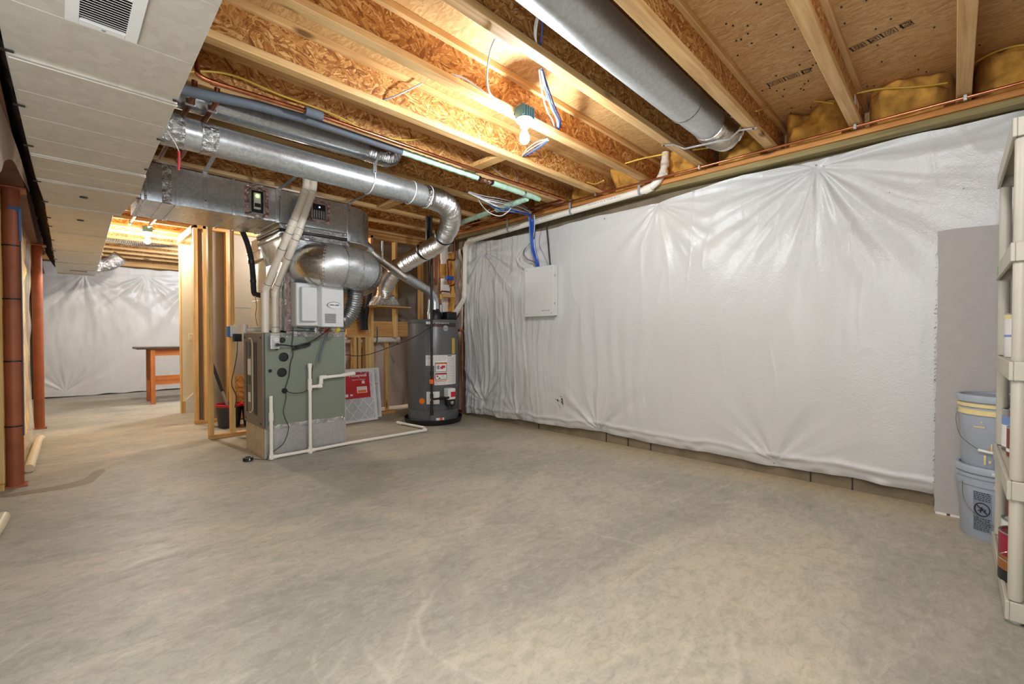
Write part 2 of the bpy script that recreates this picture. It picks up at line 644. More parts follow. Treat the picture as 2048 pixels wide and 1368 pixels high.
M['black'] = plain('black_plastic', (24, 24, 25), .45)
M['rubber'] = plain('black_rubber_foam', (40, 42, 46), .8, bump=.2)
M['foamgrey'] = plain('grey_pipe_foam', (92, 98, 108), .75, bump=.3, bscale=120)
M['mint'] = plain('mint_fibre_wrap', (176, 212, 190), .85, var=.12, scale=25, bump=.5, bscale=50)
M['yellow'] = plain('fibreglass', (204, 152, 68), .95, var=.45, scale=9, bump=.9, bscale=26)
M['yellow_bright'] = plain('fibreglass_bright', (240, 206, 120), .95, var=.2, scale=10, bump=.8, bscale=26)
M['furnace'] = plain('furnace_green', (122, 130, 116), .38, var=.03)
M['furnace_brown'] = plain('furnace_brown', (104, 92, 82), .4, .2, var=.04)
M['furnace_dark'] = plain('furnace_groove', (52, 46, 42), .45)
M['window'] = plain('smoked_window', (38, 40, 46), .15)
M['heater'] = plain('heater_grey', (92, 93, 95), .33, var=.03)
M['white'] = plain('white_plastic', (226, 226, 222), .4, var=.03)
M['panel'] = plain('panel_white', (216, 216, 212), .45, var=.02)
M['paper'] = plain('label_paper', (228, 226, 222), .6, var=.03)
M['ink'] = plain('ink_black', (30, 28, 28), .6)
M['inkgrey'] = plain('ink_grey', (150, 150, 152), .6)
M['red'] = plain('label_red', (196, 36, 44), .5, var=.05)
M['orange'] = plain('label_orange', (236, 116, 30), .5)
M['cream'] = plain('painted_drywall', (232, 220, 190), .6, var=.02)
M['drywall'] = plain('grey_drywall', (150, 144, 134), .8, var=.05, scale=3)
M['humid'] = plain('humidifier_shell', (204, 206, 206), .42, var=.02)
M['post'] = plain('red_oxide_steel', (158, 88, 56), .5, .1, var=.22, scale=5, bump=.1)
M['beam'] = plain('beam_paint', (104, 64, 42), .6, var=.2, scale=5)
M['beam_shade'] = plain('beam_web_shade', (58, 38, 26), .75, var=.3, scale=9, bump=.4)  # darker copy of the beam colour, standing for shade on the web
M['blue'] = plain('blue_cable', (36, 84, 176), .45)
M['bluelt'] = plain('pale_blue_cable', (120, 150, 200), .45)
M['wirewhite'] = plain('white_cable', (226, 224, 220), .45)
M['wireyellow'] = plain('yellow_cable', (206, 172, 66), .5)
M['tealbox'] = plain('teal_box', (64, 112, 120), .5)
M['lampwhite'] = plain('porcelain', (236, 234, 228), .3)
M['bulb'] = glow('bulb_lit', (243, 250, 255), BULB_MAIN)
M['bulb2'] = glow('bulb_lit_warm', (255, 250, 238), BULB_BACK)
M['led'] = glow('green_led', (190, 255, 80), 8)
M['ledblue'] = glow('blue_led', (120, 150, 255), 6)
M['board'] = plain('grey_board', (176, 171, 168), .85, var=.03, scale=20)
M['bucket'] = plain('bucket_blue_grey', (160, 168, 180), .42, var=.05)
M['paint'] = plain('dried_paint', (226, 208, 150), .6, var=.06, scale=30)
M['rack'] = plain('rack_plastic', (186, 182, 166), .45, var=.04)
M['can'] = metal('tin', (190, 190, 190), .3, .1, 30)
M['canred'] = plain('can_label_red', (150, 26, 52), .35)
M['canbrown'] = plain('can_label_brown', (130, 58, 30), .4)
M['canamber'] = plain('can_label_amber', (150, 92, 42), .4)
M['canblack'] = plain('can_label_black', (26, 30, 34), .4)
M['carton'] = plain('cardboard', (172, 150, 128), .8, var=.05)
M['tanboard'] = plain('tan_board', (196, 178, 150), .75, var=.12, scale=12)
M['greywire'] = plain('grey_blue_wire', (86, 98, 124), .5)
M['stain'] = plain('damp_stain', (138, 124, 102), .5, var=.12, scale=14)
M['tabletop'] = plain('table_top_dark', (64, 46, 36), .4)
M['tablewood'] = wood('table_wood', (130, 66, 22), (176, 102, 44), (204, 136, 70), 2)
M['tablewoodx'] = wood('table_wood_rail', (130, 66, 22), (176, 102, 44), (204, 136, 70), 0)
M['navy'] = plain('navy_bucket', (42, 48, 62), .45)
M['bluetape'] = plain('blue_tape', (58, 110, 178), .5)
M['pleat'] = plain('filter_pleat', (200, 202, 206), .85, var=.05)
M['card'] = plain('filter_card', (228, 226, 222), .7, var=.03)
M['greytape'] = plain('grey_tape', (150, 152, 156), .4)
M['pinkfilm'] = sheet_mat('pinkish_film', (206, 186, 172), .4, .3)


def film():
    t = NT('clear_poly_film')
    t.bump(t.noise(t.co, 30, 4, .6, 1.0), .6, .01)
    m = t.set(srgb(244, 232, 210), .25, 0.0, Alpha=.30)
    return m


M['film'] = film()

# ================================================================== THE SETTING
def struct(mb, name, mat, parent=None, **kw):
    return mb.build(name, mat, parent, kind=None if parent else 'structure', **kw)


fl_ = struct(MB().box(-1.5, 4.3, -0.95, 11.0, -0.12, 0), 'floor', M['floor'])
st = [(0.245, 4.672, 0), (0.229, 4.744, 0), (0.172, 4.692, 0), (0.129, 4.547, 0), (0.044, 4.458, 0), (-0.079, 4.434, 0), (-0.195, 4.439, 0), (-0.264, 4.417, 0), (-0.257, 4.358, 0), (-0.146, 4.336, 0), (-0.03, 4.314, 0), (0.092, 4.319, 0), (0.154, 4.361, 0), (0.198, 4.51, 0)]
MB().prism([(p_[0], p_[1], .0002) for p_ in spline(st + st[:1], 5)[:-1]], (0, 0, .0006)).build('damp_stain', M['stain'], fl_)
wr_ = struct(MB().box(3.77, 3.97, -0.95, 5.6, 0, 2.295), 'wall_right', M['concrete'])
for y in (2.42, 2.18, 1.95, .72, .48, 3.3): MB().box(3.765, 3.772, y - .004, y + .004, .002, .12).build('block_joint', M['ink'], wr_)
struct(MB().box(-1.5, 4.3, 10.74, 10.94, 0, 2.295), 'wall_far', M['concrete'])
struct(MB().box(-1.5, 4.3, -0.95, -0.75, 0, 2.62), 'wall_back', M['drywall'])
struct(MB().box(-1.5, -1.35, -0.75, 10.74, 0, 2.62), 'wall_left', M['drywall'])
struct(MB().box(4.15, 4.3, 5.6, 10.74, 0, 2.62), 'wall_outer', M['concrete'])

# rim board behind the joist ends
struct(MB().box(3.945, 3.975, -0.75, 5.6, 2.375, 2.626), 'trim_1', M['osb_deck'])
# sill plates on the right-hand foundation wall: treated plate below, plain plate above
struct(MB().box(3.648, 3.95, -0.75, 5.3, 2.296, 2.336), 'trim_2', M['treated'], bev=.003)
struct(MB().box(3.63, 3.95, -0.75, 5.3, 2.336, 2.376), 'trim_3', M['sill'], bev=.004)
struct(MB().box(-1.5, 4.3, 10.86, 10.94, 2.376, 2.626), 'trim_7', M['osb_deck'])
# sill on the far wall
struct(MB().box(-1.3, 4.15, 10.63, 10.9, 2.296, 2.376), 'trim_4', M['plate'], bev=.004)

# ---- subfloor with its joists
ceil = struct(MB().box(-1.5, 4.3, -0.95, 11.0, 2.627, 2.65), 'ceiling', M['osb_deck'])
JZ0, JZ1 = 2.385, 2.626
JY = [-0.025 + 0.4877 * k for k in range(-1, 23)]
proto = None
for n, y in enumerate(JY):
    if y > 10.6: break
    if proto is None:
        b = MB().box(-1.3, 3.94, y - .006, y + .006, JZ0 + .03, JZ1 - .03)
        proto = b.build('joist', M['osb_web'], ceil, loc=(0, y, 0))
        for nm, z in (('bottom_flange', JZ0), ('top_flange', JZ1 - .038)):
            MB().box(-1.3, 3.94, y - .031, y + .031, z, z + .038).build(nm, M['flange'], proto, bev=.003)
    else:
        j = proto.copy(); COL.objects.link(j); j.location = (0, y, 0)
        for ch in list(proto.children):
            c = ch.copy(); COL.objects.link(c); c.parent = j


for x0, x1, y0, y1, z1 in ((2.32, 2.41, 2.449, 2.868, 2.42), (2.36, 2.46, 3.912, 4.33, 2.42)):
    MB().box(x0, x1, y0, y1, 2.386, z1).build('blocking', M['plate'], ceil, bev=.003)

# stamped panel marks on the underside of the deck (printed ink, thin)
def stamp_row(x0, y0, dx, dy, nbox, seed, w=.055):
    """row of printed panel stamps running along (dx, dy) on the deck underside"""
    rnd = random.Random(seed)
    mb = MB()
    L = math.hypot(dx, dy)
    ux, uy = dx / L, dy / L
    px, py = -uy, ux

    def q(a0, a1, b0, b1):
        pts = [(x0 + ux * a + px * b, y0 + uy * a + py * b, 2.6262) for a, b in ((a0, b0), (a1, b0), (a1, b1), (a0, b1))]
        mb.prism(pts, (0, 0, .0008))

    a = 0
    for i in range(nbox):
        ww = rnd.choice((.05, .085, .07))
        t = .003
        q(a, a + ww, 0, t); q(a, a + ww, w - t, w); q(a, a + t, 0, w)
        if rnd.random() < .7: q(a + ww - .012, a + ww - .004, 0, w)
        if i == 0:
            for k in range(16):
                an = 2 * PI * k / 16
                cx, cy = a + ww / 2 + .024 * math.cos(an) * .9, w / 2 + .018 * math.sin(an)
                q(cx - .003, cx + .003, cy - .003, cy + .003)
        for r_ in range(4):
            c = a + .010
            while c < a + ww - .02:
                l = rnd.uniform(.004, .014)
                q(c, min(c + l, a + ww - .015), .009 + r_ * .0105, .014 + r_ * .0105)
                c += l + .004
        a += ww + rnd.choice((.004, .012))
    return mb


for args in ((3.18, .62, .02, .55, 3, 1), (3.06, .16, .07, .29, 5, 2), (2.86, -.33, -.05, .3, 3, 3)):
    stamp_row(*args).build('printed_stamp', M['ink'], ceil)
stamp_row(2.72, 1.10, .5, .02, 2, 5, .04).build('printed_stamp', M['inkgrey'], ceil)
stamp_row(2.3, 1.62, .5, .0, 2, 7, .05).build('printed_stamp', M['inkgrey'], ceil)

# nail points through the deck
rnd = random.Random(5)
nb = MB()
for i in range(110):
    x, y = rnd.uniform(2.1, 3.7), rnd.uniform(-.5, .9)
    nb.box(x - .004, x + .004, y - .004, y + .004, 2.6225, 2.628)
nb.build('dark_knots', M['ink'], ceil, kind='stuff')

# ---- fibreglass batts in the joist bays at the rim
rnd = random.Random(11)
for n in range(len(JY) - 1):
    y0, y1 = JY[n] + .034, JY[n + 1] - .034
    if y1 > 5.2: break
    nu, nv = 30, 18
    u, v = np.meshgrid(np.linspace(0, 1, nu + 1), np.linspace(0, 1, nv + 1))
    w = np.minimum.reduce([u * 5, (1 - u) * 5, v * 3.5 + .55, (1 - v) * 6 + .7 + .2 * vnoise(u * 5 + n * 2, v * 0 + n, 6), np.ones_like(u)])
    bulge = (.22 + .05 * v + .06 * vnoise(u * 3.3 + n * 3, v * 2.5 + n, 4) + .03 * vnoise(u * 8 + n, v * 6 + n, 5)) * np.sqrt(np.clip(w, 0, 1))
    V = np.stack([3.93 - bulge, y0 + (y1 - y0) * u, 2.378 + .246 * v], -1).reshape(-1, 3)
    mesh_np('insulation_batt', V, nu, nv, M['yellow'], ceil)
    if 1 <= n <= 3:                                   # a tuft squeezed out over the sill
        V2 = np.stack([3.655 + .05 * v + .004 * vnoise(u * 20, v * 3, n), y0 + .05 + (y1 - y0 - .12) * u,
                       2.378 + (.03 + .012 * vnoise(u * 9, v * 2, n + 3)) * np.sin(PI * np.clip(v, .02, .98))], -1).reshape(-1, 3)
        mesh_np('insulation_tuft', V2, nu, nv, M['yellow'], ceil)


# ---- framed walls round the utility corner; every stud and plate is a piece of its wall
def stud(parent, x, y, z0=.038, z1=2.345, w=.038, d=.089, mat='stud', tilt=0):
    MB().box(x, x + w, y, y + d, z0, z1).build('stud', M[mat], parent, bev=.003)


wu = MB().box(1.055, 1.62, 5.305, 5.394, 0, .038).build('wall_utility', M['plate'], kind='structure', bev=.003)
for x in (1.055, 1.245, 1.58): stud(wu, x, 5.305)
MB().box(1.055, 1.66, 5.305, 5.394, 2.345, 2.383).build('top_plate', M['plate'], wu, bev=.003)

wb = MB().box(2.36, 3.20, 5.36, 5.449, 0, .038).build('wall_utility_back', M['plate'], kind='structure', bev=.003)
stud(wb, 2.835, 5.36)
stud(wb, 3.155, 5.54, .0, 1.02, d=.05)
stud(wb, 3.19, 5.36, 1.02, 2.305)
stud(wb, 3.60, 5.36)
stud(wb, 2.36, 5.36)
MB().box(2.30, 3.76, 5.36, 5.449, 2.305, 2.343).build('top_plate', M['plate'], wb, bev=.003)
MB().box(2.30, 3.76, 5.36, 5.449, 2.345, 2.383).build('top_plate', M['plate'], wb, bev=.003)
MB().box(2.40, 2.835, 5.36, 5.449, 1.02, 1.058).build('header', M['plate'], wb, bev=.003)
for x in (2.42, 2.60, 2.66, 2.76, 2.80): stud(wb, x, 5.36, .038, 1.02)
MB().box(2.55, 3.70, 5.452, 5.49, 1.03, 1.235).build('backing_plank', M['plate'], wb, bev=.003)
MB().box(2.50, 2.80, 5.452, 5.47, 1.36, 1.75).build('backing_panel', M['osb_wall'], wb)
MB().box(2.25, 3.765, 5.66, 5.70, 1.0, 2.40).build('drywall_panel', M['drywall'], wb)

ws = MB().box(1.17, 2.22, 6.42, 6.47, 0, 2.385).build('wall_stair', M['drywall'], kind='structure')
for x in (1.115, 1.205): stud(ws, x, 6.32, 0.038, 2.345)
stud(ws, 1.44, 6.325)
MB().box(1.115, 2.2, 6.32, 6.409, 2.305, 2.343).build('top_plate', M['plate'], ws, bev=.003)
MB().box(1.115, 2.2, 6.32, 6.409, 0, .038).build('bottom_plate', M['plate'], ws, bev=.003)
MB().box(1.17, 2.22, 6.416, 6.42, 1.398, 1.404).build('board_joint', M['inkgrey'], ws)
MB().box(1.5, 2.2, 6.27, 6.30, .02, .55).build('leaning_board', M['osb_wall'], ws, bev=.002)
MB().box(1.115, 1.153, 6.45, 7.36, 2.265, 2.355).build('plate_return', M['plate'], ws, bev=.003)
MB().box(1.06, 1.10, 5.40, 6.32, 2.345, 2.383).build('plate_return', M['plate'], ws, bev=.003)

wc = MB().box(1.16, 2.5, 7.36, 7.46, 0, 2.262).build('wall_middle', M['cream'], kind='structure')
MB().box(1.146, 1.16, 7.36, 7.46, 0, 2.262).build('edge_board', M['stud'], wc)
MB().box(1.146, 1.19, 7.352, 7.36, 0, .16).build('edge_block', M['stud'], wc)
bb = MB().prism([(1.19, 7.345, 0), (1.46, 7.345, 0), (1.46, 7.345, .46), (1.19, 7.345, .17)], (0, .015, 0)).build('baseboard_middle', M['white'], kind='structure')
sw = thing('light_switch', 'ivory light switch plate on the cream painted wall end beside the studs', 'light switch', (1.262, 7.36, 1.02))
MB().box(1.232, 1.292, 7.351, 7.36, .98, 1.065).build('plate', M['cream'], sw, bev=.002)
MB().box(1.256, 1.268, 7.344, 7.352, 1.012, 1.034).build('toggle', M['white'], sw)

# ---- the furred left-hand partition behind the steel posts: studs, batt and clear film
wp = MB().box(-.36, -.27, 4.55, 7.6, 0, .038).build('wall_partition', M['stud'], kind='structure')
for y in (4.60, 5.2, 5.8, 6.4, 7.0, 7.5): MB().box(-.36, -.27, y, y + .038, .038, 2.05).build('stud', M['stud'], wp, bev=.003)
MB().box(-.45, -.37, 3.2, 10.7, 0, 2.05).build('backing_board', M['drywall'], wp)
for i, y in enumerate((4.64, 5.24, 5.84, 6.44)):
    u, v = np.meshgrid(np.linspace(0, 1, 15), np.linspace(0, 1, 41))
    V = np.stack([-.30 + .03 * vnoise(u * 4 + i, v * 12, 8) + .05 * np.sin(PI * u), y + .56 * u, .05 + 1.98 * v], -1).reshape(-1, 3)
    mesh_np('insulation_batt', V, 14, 40, M['yellow_bright'], wp)
u, v = np.meshgrid(np.linspace(0, 1, 61), np.linspace(0, 1, 81))
V = np.stack([-.212 + .016 * vnoise(u * 14, v * 5, 3) + .010 * vnoise(u * 30, v * 9, 5) - .02 * np.sin(PI * v), 4.72 + 2.42 * u, .04 + 2.0 * v], -1).reshape(-1, 3)
mesh_np('vapour_film', V, 60, 80, M['film'], wp)

# ---- steel beam over the posts, beside the main duct
be = MB().box(-.30, -.155, .6, 10.7, 2.062, 2.078).build('trim_5', M['beam'], kind='structure')
MB().box(-.30, -.155, .6, 10.7, 2.368, 2.384).build('top_flange', M['beam'], be)
MB().box(-.232, -.222, .6, 10.7, 2.078, 2.368).build('web', M['beam_shade'], be)
rnd = random.Random(2)

# ================================================================== VAPOUR BARRIER SHEETS
def radial(Y, Z, y0, z0, amp, reach, seed, n=9, below=True, spread=PI):
    """creases running out from a fixing pin"""
    dy, dz = Y - y0, Z - z0
    r = np.hypot(dy, dz) + 1e-6
    th = np.arctan2(dy, -dz if below else dz)
    rs = np.random.RandomState(seed)
    s = np.zeros_like(r)
    for k in range(4):
        c_ = np.cos(th * (n + k * 3.7) + rs.uniform(0, 6) + .9 * vnoise(r * 4, th * 2 + 7, seed + k))
        s += (np.sign(c_) * np.abs(c_) ** 1.6 - .3) / (1.3 + .35 * k)
    env = np.exp(-r / reach) * np.clip(r / .05, 0, 1) * np.clip((spread - np.abs(th)) / .4, 0, 1)
    return amp * s * env * (r / reach + .35)


def sheet_right():
    nu, nv = 620, 240
    Yl = np.linspace(-.72, 4.50, nu + 1)
    t = np.linspace(0, 1, nv + 1)
    top = np.interp(Yl, [-.75, .25, .69, 1.17, 1.86, 2.4, 3.05, 3.9, 4.15, 4.5], [2.29, 2.285, 2.262, 2.285, 2.215, 2.215, 2.19, 2.19, 2.215, 2.235])
    bot = np.interp(Yl, [-.75, .07, .48, .92, 1.28, 1.91, 2.49, 3.1, 3.58, 3.9, 4.16, 4.5], [.08, .077, .089, .072, .086, .08, .097, .078, .075, .055, .06, .035])
    top = top + .006 * vnoise(Yl * 6, Yl * 0, 21)
    bot = bot + .006 * vnoise(Yl * 7, Yl * 0, 22)
    Y, T = np.meshgrid(Yl, t)
    Z = bot[None, :] + (top - bot)[None, :] * T
    h = .006 * vnoise(Y * .9, Z * .8, 1) + .0016 * vnoise(Y * 5, Z * 3.5, 2)
    # hanging ripples, finer and lazier towards the near end
    w = 1 / (1 + np.exp(-(Y - 3.35) * 5))
    wob = Y + .05 * vnoise(Y * 2, Z * 1.3, 6) + .014 * vnoise(Y * 5, Z * 3, 7)
    rid = np.abs(np.sin(wob * 21 + 1.5 * vnoise(Y * 3, Z * 1.3, 9)))
    h += w * (.008 * (1 - rid) ** 3.5 + .002 * np.sin(wob * 71 + 2 * vnoise(Y * 4, Z * 2, 10)) + .004 * vnoise(wob * 17, Z * 1.2, 11) + .008 * (1 - np.abs(vnoise(wob * 15, Z * 1.4, 15))) ** 8 + .006 * (1 - np.abs(vnoise(wob * 31 + 9, Z * 2.2, 18))) ** 8)
    mid = np.exp(-((Y - 2.3) / .9) ** 2)
    h += mid * .0035 * np.sin(wob * 38 + 2 * vnoise(Y * 4, Z * 2, 12)) * np.clip(1.9 - Z, 0, 1)
    h += (1 - w) * .0010 * vnoise(wob * 26, Z * 3, 14) * np.clip(2.0 - Z, 0, 1)
    h += .0035 * (1 - np.abs(vnoise(wob * 7.3, Z * 1.7, 16))) ** 9 * np.clip(vnoise(Y * 1.7, Z * 1.9, 17) * 3, 0, 1)
    for yc, z0, z1, a in ((1.02, .15, .8, .006), (.96, .5, 1.1, .005), (1.32, .3, 1.3, .004), (.42, .9, 1.5, .003)):
        yy = Y - yc - .02 * np.sin(Z * 7) - .04 * (Z - 1)
        h += a * .7 * np.exp(-(yy / .006) ** 2) * np.clip((Z - z0) * 6, 0, 1) * np.clip((z1 - Z) * 6, 0, 1)
    for a in ((.69, 2.223, .016, .36, 3, 12, True, 2.3), (1.871, 2.202, .010, .26, 4, 10, True, 2.1), (4.165, 2.09, .02, .34, 5, 10, True, 1.7),
              (2.487, .113, .014, .2, 6, 9, False, 1.4), (4.159, .209, .018, .26, 7, 9, False, 1.7), (3.579, .092, .012, .18, 8, 8, False, 1.4),
              (.934, .107, .014, .18, 9, 6, False, 1.4), (-.3, 2.28, .004, .4, 10, 6, True, 1.7)):
        h += radial(Y, Z, *a)
        h -= .03 * np.exp(-(((Y - a[0]) ** 2 + (Z - a[1]) ** 2) / .05 ** 2))
    # a long horizontal crease under the top edge near the rack, and the folded hem along the bottom
    h += .003 * np.exp(-((Z - (2.17 - .05 * (Y + .3))) / .02) ** 2) * np.clip((.75 - Y) * 3, 0, 1)
    hem = Z - bot[None, :]
    h += .012 * np.exp(-((hem - .085 - .012 * vnoise(Y * 7, Y * 0, 31)) / .018) ** 2) + .010 * vnoise(Y * 12, hem * 22, 32) * np.exp(-(hem / .10) ** 2)
    # sags outward towards the bottom, tucked back at the hem
    h += .03 * np.sin(PI * np.clip(T, 0, 1)) - .02 * np.exp(-hem / .03)
    X = np.minimum(3.712 - h, 3.757)
    V = np.stack([X, Y, Z], -1).reshape(-1, 3)
    return mesh_np('vapour_barrier', V, nu, nv, M['sheet'], None, loc=(3.70, 2.0, .05),
                   label='white plastic vapour barrier sheet hung along the long concrete wall behind the wired box', cat='plastic sheet')


vb = sheet_right()
pins = MB()
for y, z in ((.69, 2.223), (1.871, 2.202), (4.165, 2.09), (2.487, .113), (.934, .107), (-.03, 1.9), (.3, 1.95), (1.55, 2.24), (2.4, 2.17)):
    MB().lathe((3.745 if z > .3 else 3.75, y, z), [(.006, -.055), (.0065, -.058), (0, -.061)] if z > 2.05 or z < .2 else [(.003, -.055), (.003, -.058), (0, -.06)], 8, (1, 0, 0)).build('fixing_pin', M['inkgrey'], vb)
tear = MB()
rnd = random.Random(8)
for i in range(9):
    y, z = 2.93 + rnd.uniform(-.05, .05), .37 + rnd.uniform(-.045, .045)
    a = rnd.uniform(0, PI)
    l = rnd.uniform(.006, .022)
    tear.m(i % 2).prism([(3.664, y - l * math.cos(a), z - l * math.sin(a)), (3.650, y + .006, z + .009), (3.664, y + l * math.cos(a), z + l * math.sin(a)), (3.668, y - .004, z - .008)], (.003, 0, 0))
tear.build('torn_patch', [M['ink'], M['white']], vb, kind='stuff')


def sheet_far():
    nu, nv = 260, 130
    X, T = np.meshgrid(np.linspace(-.30, 2.6, nu + 1), np.linspace(0, 1, nv + 1))
    bot = .015 + .01 * vnoise(X * 5, X * 0, 3)
    Z = bot + (2.27 - bot - .01 * vnoise(X * 6, X * 0, 5)) * T
    wob = X + .06 * vnoise(X * 3, Z * 2, 2)
    h = .010 * vnoise(X * 1.5, Z * 1.5, 5) + .006 * vnoise(wob * 9, Z * 1.3, 6) + .003 * vnoise(wob * 18, Z * 4, 7)
    for a in ((.314, 2.10, .012, .45, 3, 10, True, 1.8), (1.154, 2.15, .013, .45, 4, 11, True, 1.8), (.068, .09, .014, .25, 5, 8, False, 1.5), (1.9, 2.1, .02, .4, 6, 9, True, 1.7)):
        h += radial(X, Z, *a)
    V = np.stack([X, np.minimum(10.68 - h, 10.73), Z], -1).reshape(-1, 3)
    return mesh_np('vapour_barrier', V, nu, nv, M['sheet'], None, loc=(1.0, 10.68, .02),
                   label='white plastic vapour barrier sheet on the far wall behind the wooden table', cat='plastic sheet')


sheet_far()


def sheet_corner():
    nu, nv = 60, 80
    U, T = np.meshgrid(np.linspace(0, 1, nu + 1), np.linspace(0, 1, nv + 1))
    Z = .06 + 2.12 * T
    wob = U + .05 * vnoise(U * 4, Z * 2, 2)
    h = .03 * vnoise(wob * 6, Z * 1.3, 5) + .014 * vnoise(wob * 15, Z * 2, 6) + radial(U, Z, .55, 1.75, .05, .3, 3, 7, True, PI)
    V = np.stack([np.minimum(3.735 - h * .8, 3.762), 4.62 + .74 * U, Z], -1).reshape(-1, 3)
    mesh_np('vapour_barrier', V, nu, nv, M['pinkfilm'], None, loc=(3.73, 5.0, .06),
            label='creased pinkish plastic sheet hanging in the corner behind the grey water heater', cat='plastic sheet')
    nu = 70
    U, T = np.meshgrid(np.linspace(0, 1, nu + 1), np.linspace(0, 1, nv + 1))
    Z = .05 + 1.0 * T
    X = 2.35 + 1.4 * U
    h = .02 * vnoise(X * 8, Z * 2, 5) + .01 * vnoise(X * 18, Z * 3, 6) + radial(X, Z, 3.02, 1.02, .03, .35, 5, 8, True, 1.7)
    V = np.stack([X, np.minimum(5.64 - h, 5.655), Z], -1).reshape(-1, 3)
    mesh_np('vapour_barrier', V, nu, nv, M['pinkfilm'], None, loc=(3.0, 5.6, .05),
            label='pinkish plastic sheet stapled behind the bare studs and the air filters', cat='plastic sheet')


sheet_corner()


# ================================================================== DUCTWORK
# ---- wide main duct along the beam
md = thing('main_duct', 'wide rectangular sheet metal duct with standing seams hung under the joists along the beam', 'duct', (.12, 4.5, 2.0))


def dl(y): return float(np.interp(y, [0, 2, 3.4, 4.2, 4.75, 9.9], [-.128, -.122, -.10, -.085, -.06, -.01]))
def dr(y): return float(np.interp(y, [0, 1.6, 3.4, 4.0, 4.66, 4.68, 9.9], [.32, .338, .372, .402, .402, .312, .43]))


seams = [.5, 1.15, 2.30, 3.46, 3.98, 4.70, 5.9, 7.1, 8.3, 9.75]
for a, b in zip(seams[:-1], seams[1:]):
    s = MB()
    z0, z1 = 2.002, 2.375
    s.add([(dl(a), a, z0), (dr(a + .03), a, z0), (dr(b - .03), b, z0), (dl(b), b, z0), (dl(a), a, z1), (dr(a + .03), a, z1), (dr(b - .03), b, z1), (dl(b), b, z1)],
          [(0, 1, 2, 3), (7, 6, 5, 4), (0, 4, 5, 1), (1, 5, 6, 2), (2, 6, 7, 3), (3, 7, 4, 0)])
    s.build('duct_section', M['duct_tan'], md, bev=.004)
    # raised drive cleat and stiffening creases pressed into each section
    MB().bar((dl(b) + .005, b, 1.997), (dr(b - .03) + .004, b, 1.997), .022, .010).build('drive_cleat', M['duct_tan'], md, bev=.003)
    MB().bar((dl(b) + .005, b - .022, 1.999), (dr(b - .03), b - .022, 1.999), .010, .008).build('drive_cleat', M['duct_tan'], md)
    k = max(2, int((b - a) / .29))
    for i in range(1, k):
        y = a + (b - a) * i / k
        MB().bar((dl(y) + .01, y, 2.0018), (dr(y) - .01, y, 2.0018), .005, .0022).build('pressed_crease', M['duct_tan'], md)
for i, y in enumerate((2.25, 2.75, 3.3, 4.02, 4.6, 5.2, 5.6, 6.4, 7.2, 8.0)):
    MB().box(dl(y) - .012, dl(y) + .022, y - .004, y + .004, 1.994, 2.0).build('hanger_clip', M['iron'], md)
    if i < 4: MB().box(dr(y) - .018, dr(y) + .010, y - .004, y + .004, 1.994, 2.0).build('hanger_clip', M['iron'], md)
for x, y in ((.13, 4.28), (.135, 5.15)):
    MB().lathe((x, y, 2.0), [(.022, 0), (.022, -.004), (.012, -.005), (0, -.005)], 14).build('test_plug', M['iron'], md)
MB().box(.12, .3, 9.2, 9.26, 1.995, 2.0).build('low_slot', M['inkgrey'], md)
# ragged fuzzy strip, coloured dark to paint shade into the duct-to-beam gap
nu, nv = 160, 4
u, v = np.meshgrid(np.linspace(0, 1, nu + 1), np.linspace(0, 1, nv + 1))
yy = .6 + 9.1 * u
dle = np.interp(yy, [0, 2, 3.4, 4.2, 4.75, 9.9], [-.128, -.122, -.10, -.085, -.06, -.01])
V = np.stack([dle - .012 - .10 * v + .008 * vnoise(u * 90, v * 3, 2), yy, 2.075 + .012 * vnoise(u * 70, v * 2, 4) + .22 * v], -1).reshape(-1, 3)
mesh_np('fuzzy_shade_strip', V, nu, nv, M['beam_shade'], md)
# register grille in the near section
gr = MB()
gx0, gx1, gy0, gy1 = .022, .188, 1.38, 1.895
for x0, x1, y0, y1 in ((gx0, gx0 + .03, gy0, gy1), (gx1 - .03, gx1, gy0, gy1), (gx0 + .03, gx1 - .03, gy0, gy0 + .03), (gx0 + .03, gx1 - .03, gy1 - .03, gy1), (gx0 + .03, gx1 - .03, 1.655, 1.668)):
    gr.box(x0, x1, y0, y1, 1.992, 2.001)
grille = gr.build('register_grille', M['white'], md, bev=.0015)
n = 0
y = gy0 + .036
while y < gy1 - .034:
    if not 1.652 < y < 1.671:
        MB().bar((gx0 + .03, y, 1.996), (gx1 - .03, y, 1.996), .0105, .0012, (0, -.45, .9)).build('slat', M['white'], grille)
    y += .0135
MB().box(gx0 + .02, gx1 - .02, gy0 + .02, gy1 - .02, 2.0005, 2.0015).build('dark_opening', M['iron'], grille)
MB().lathe((gx0 + .085, gy1 - .014, 1.993), [(.005, 0), (.005, -.003), (0, -.004)], 10).build('screw', M['inkgrey'], grille)
# foil boot at the far end of the main duct
bt = MB()
bt.tube(spline([(.40, 9.2, 2.1), (.55, 9.2, 2.14), (.68, 9.15, 2.26)], 6), .10, 16)
bt.build('foil_boot', M['foil'], md, smooth=60)
bt = MB().box(.30, .45, 9.05, 9.4, 1.995, 2.2).build('foil_boot', M['foil'], md, bev=.01)

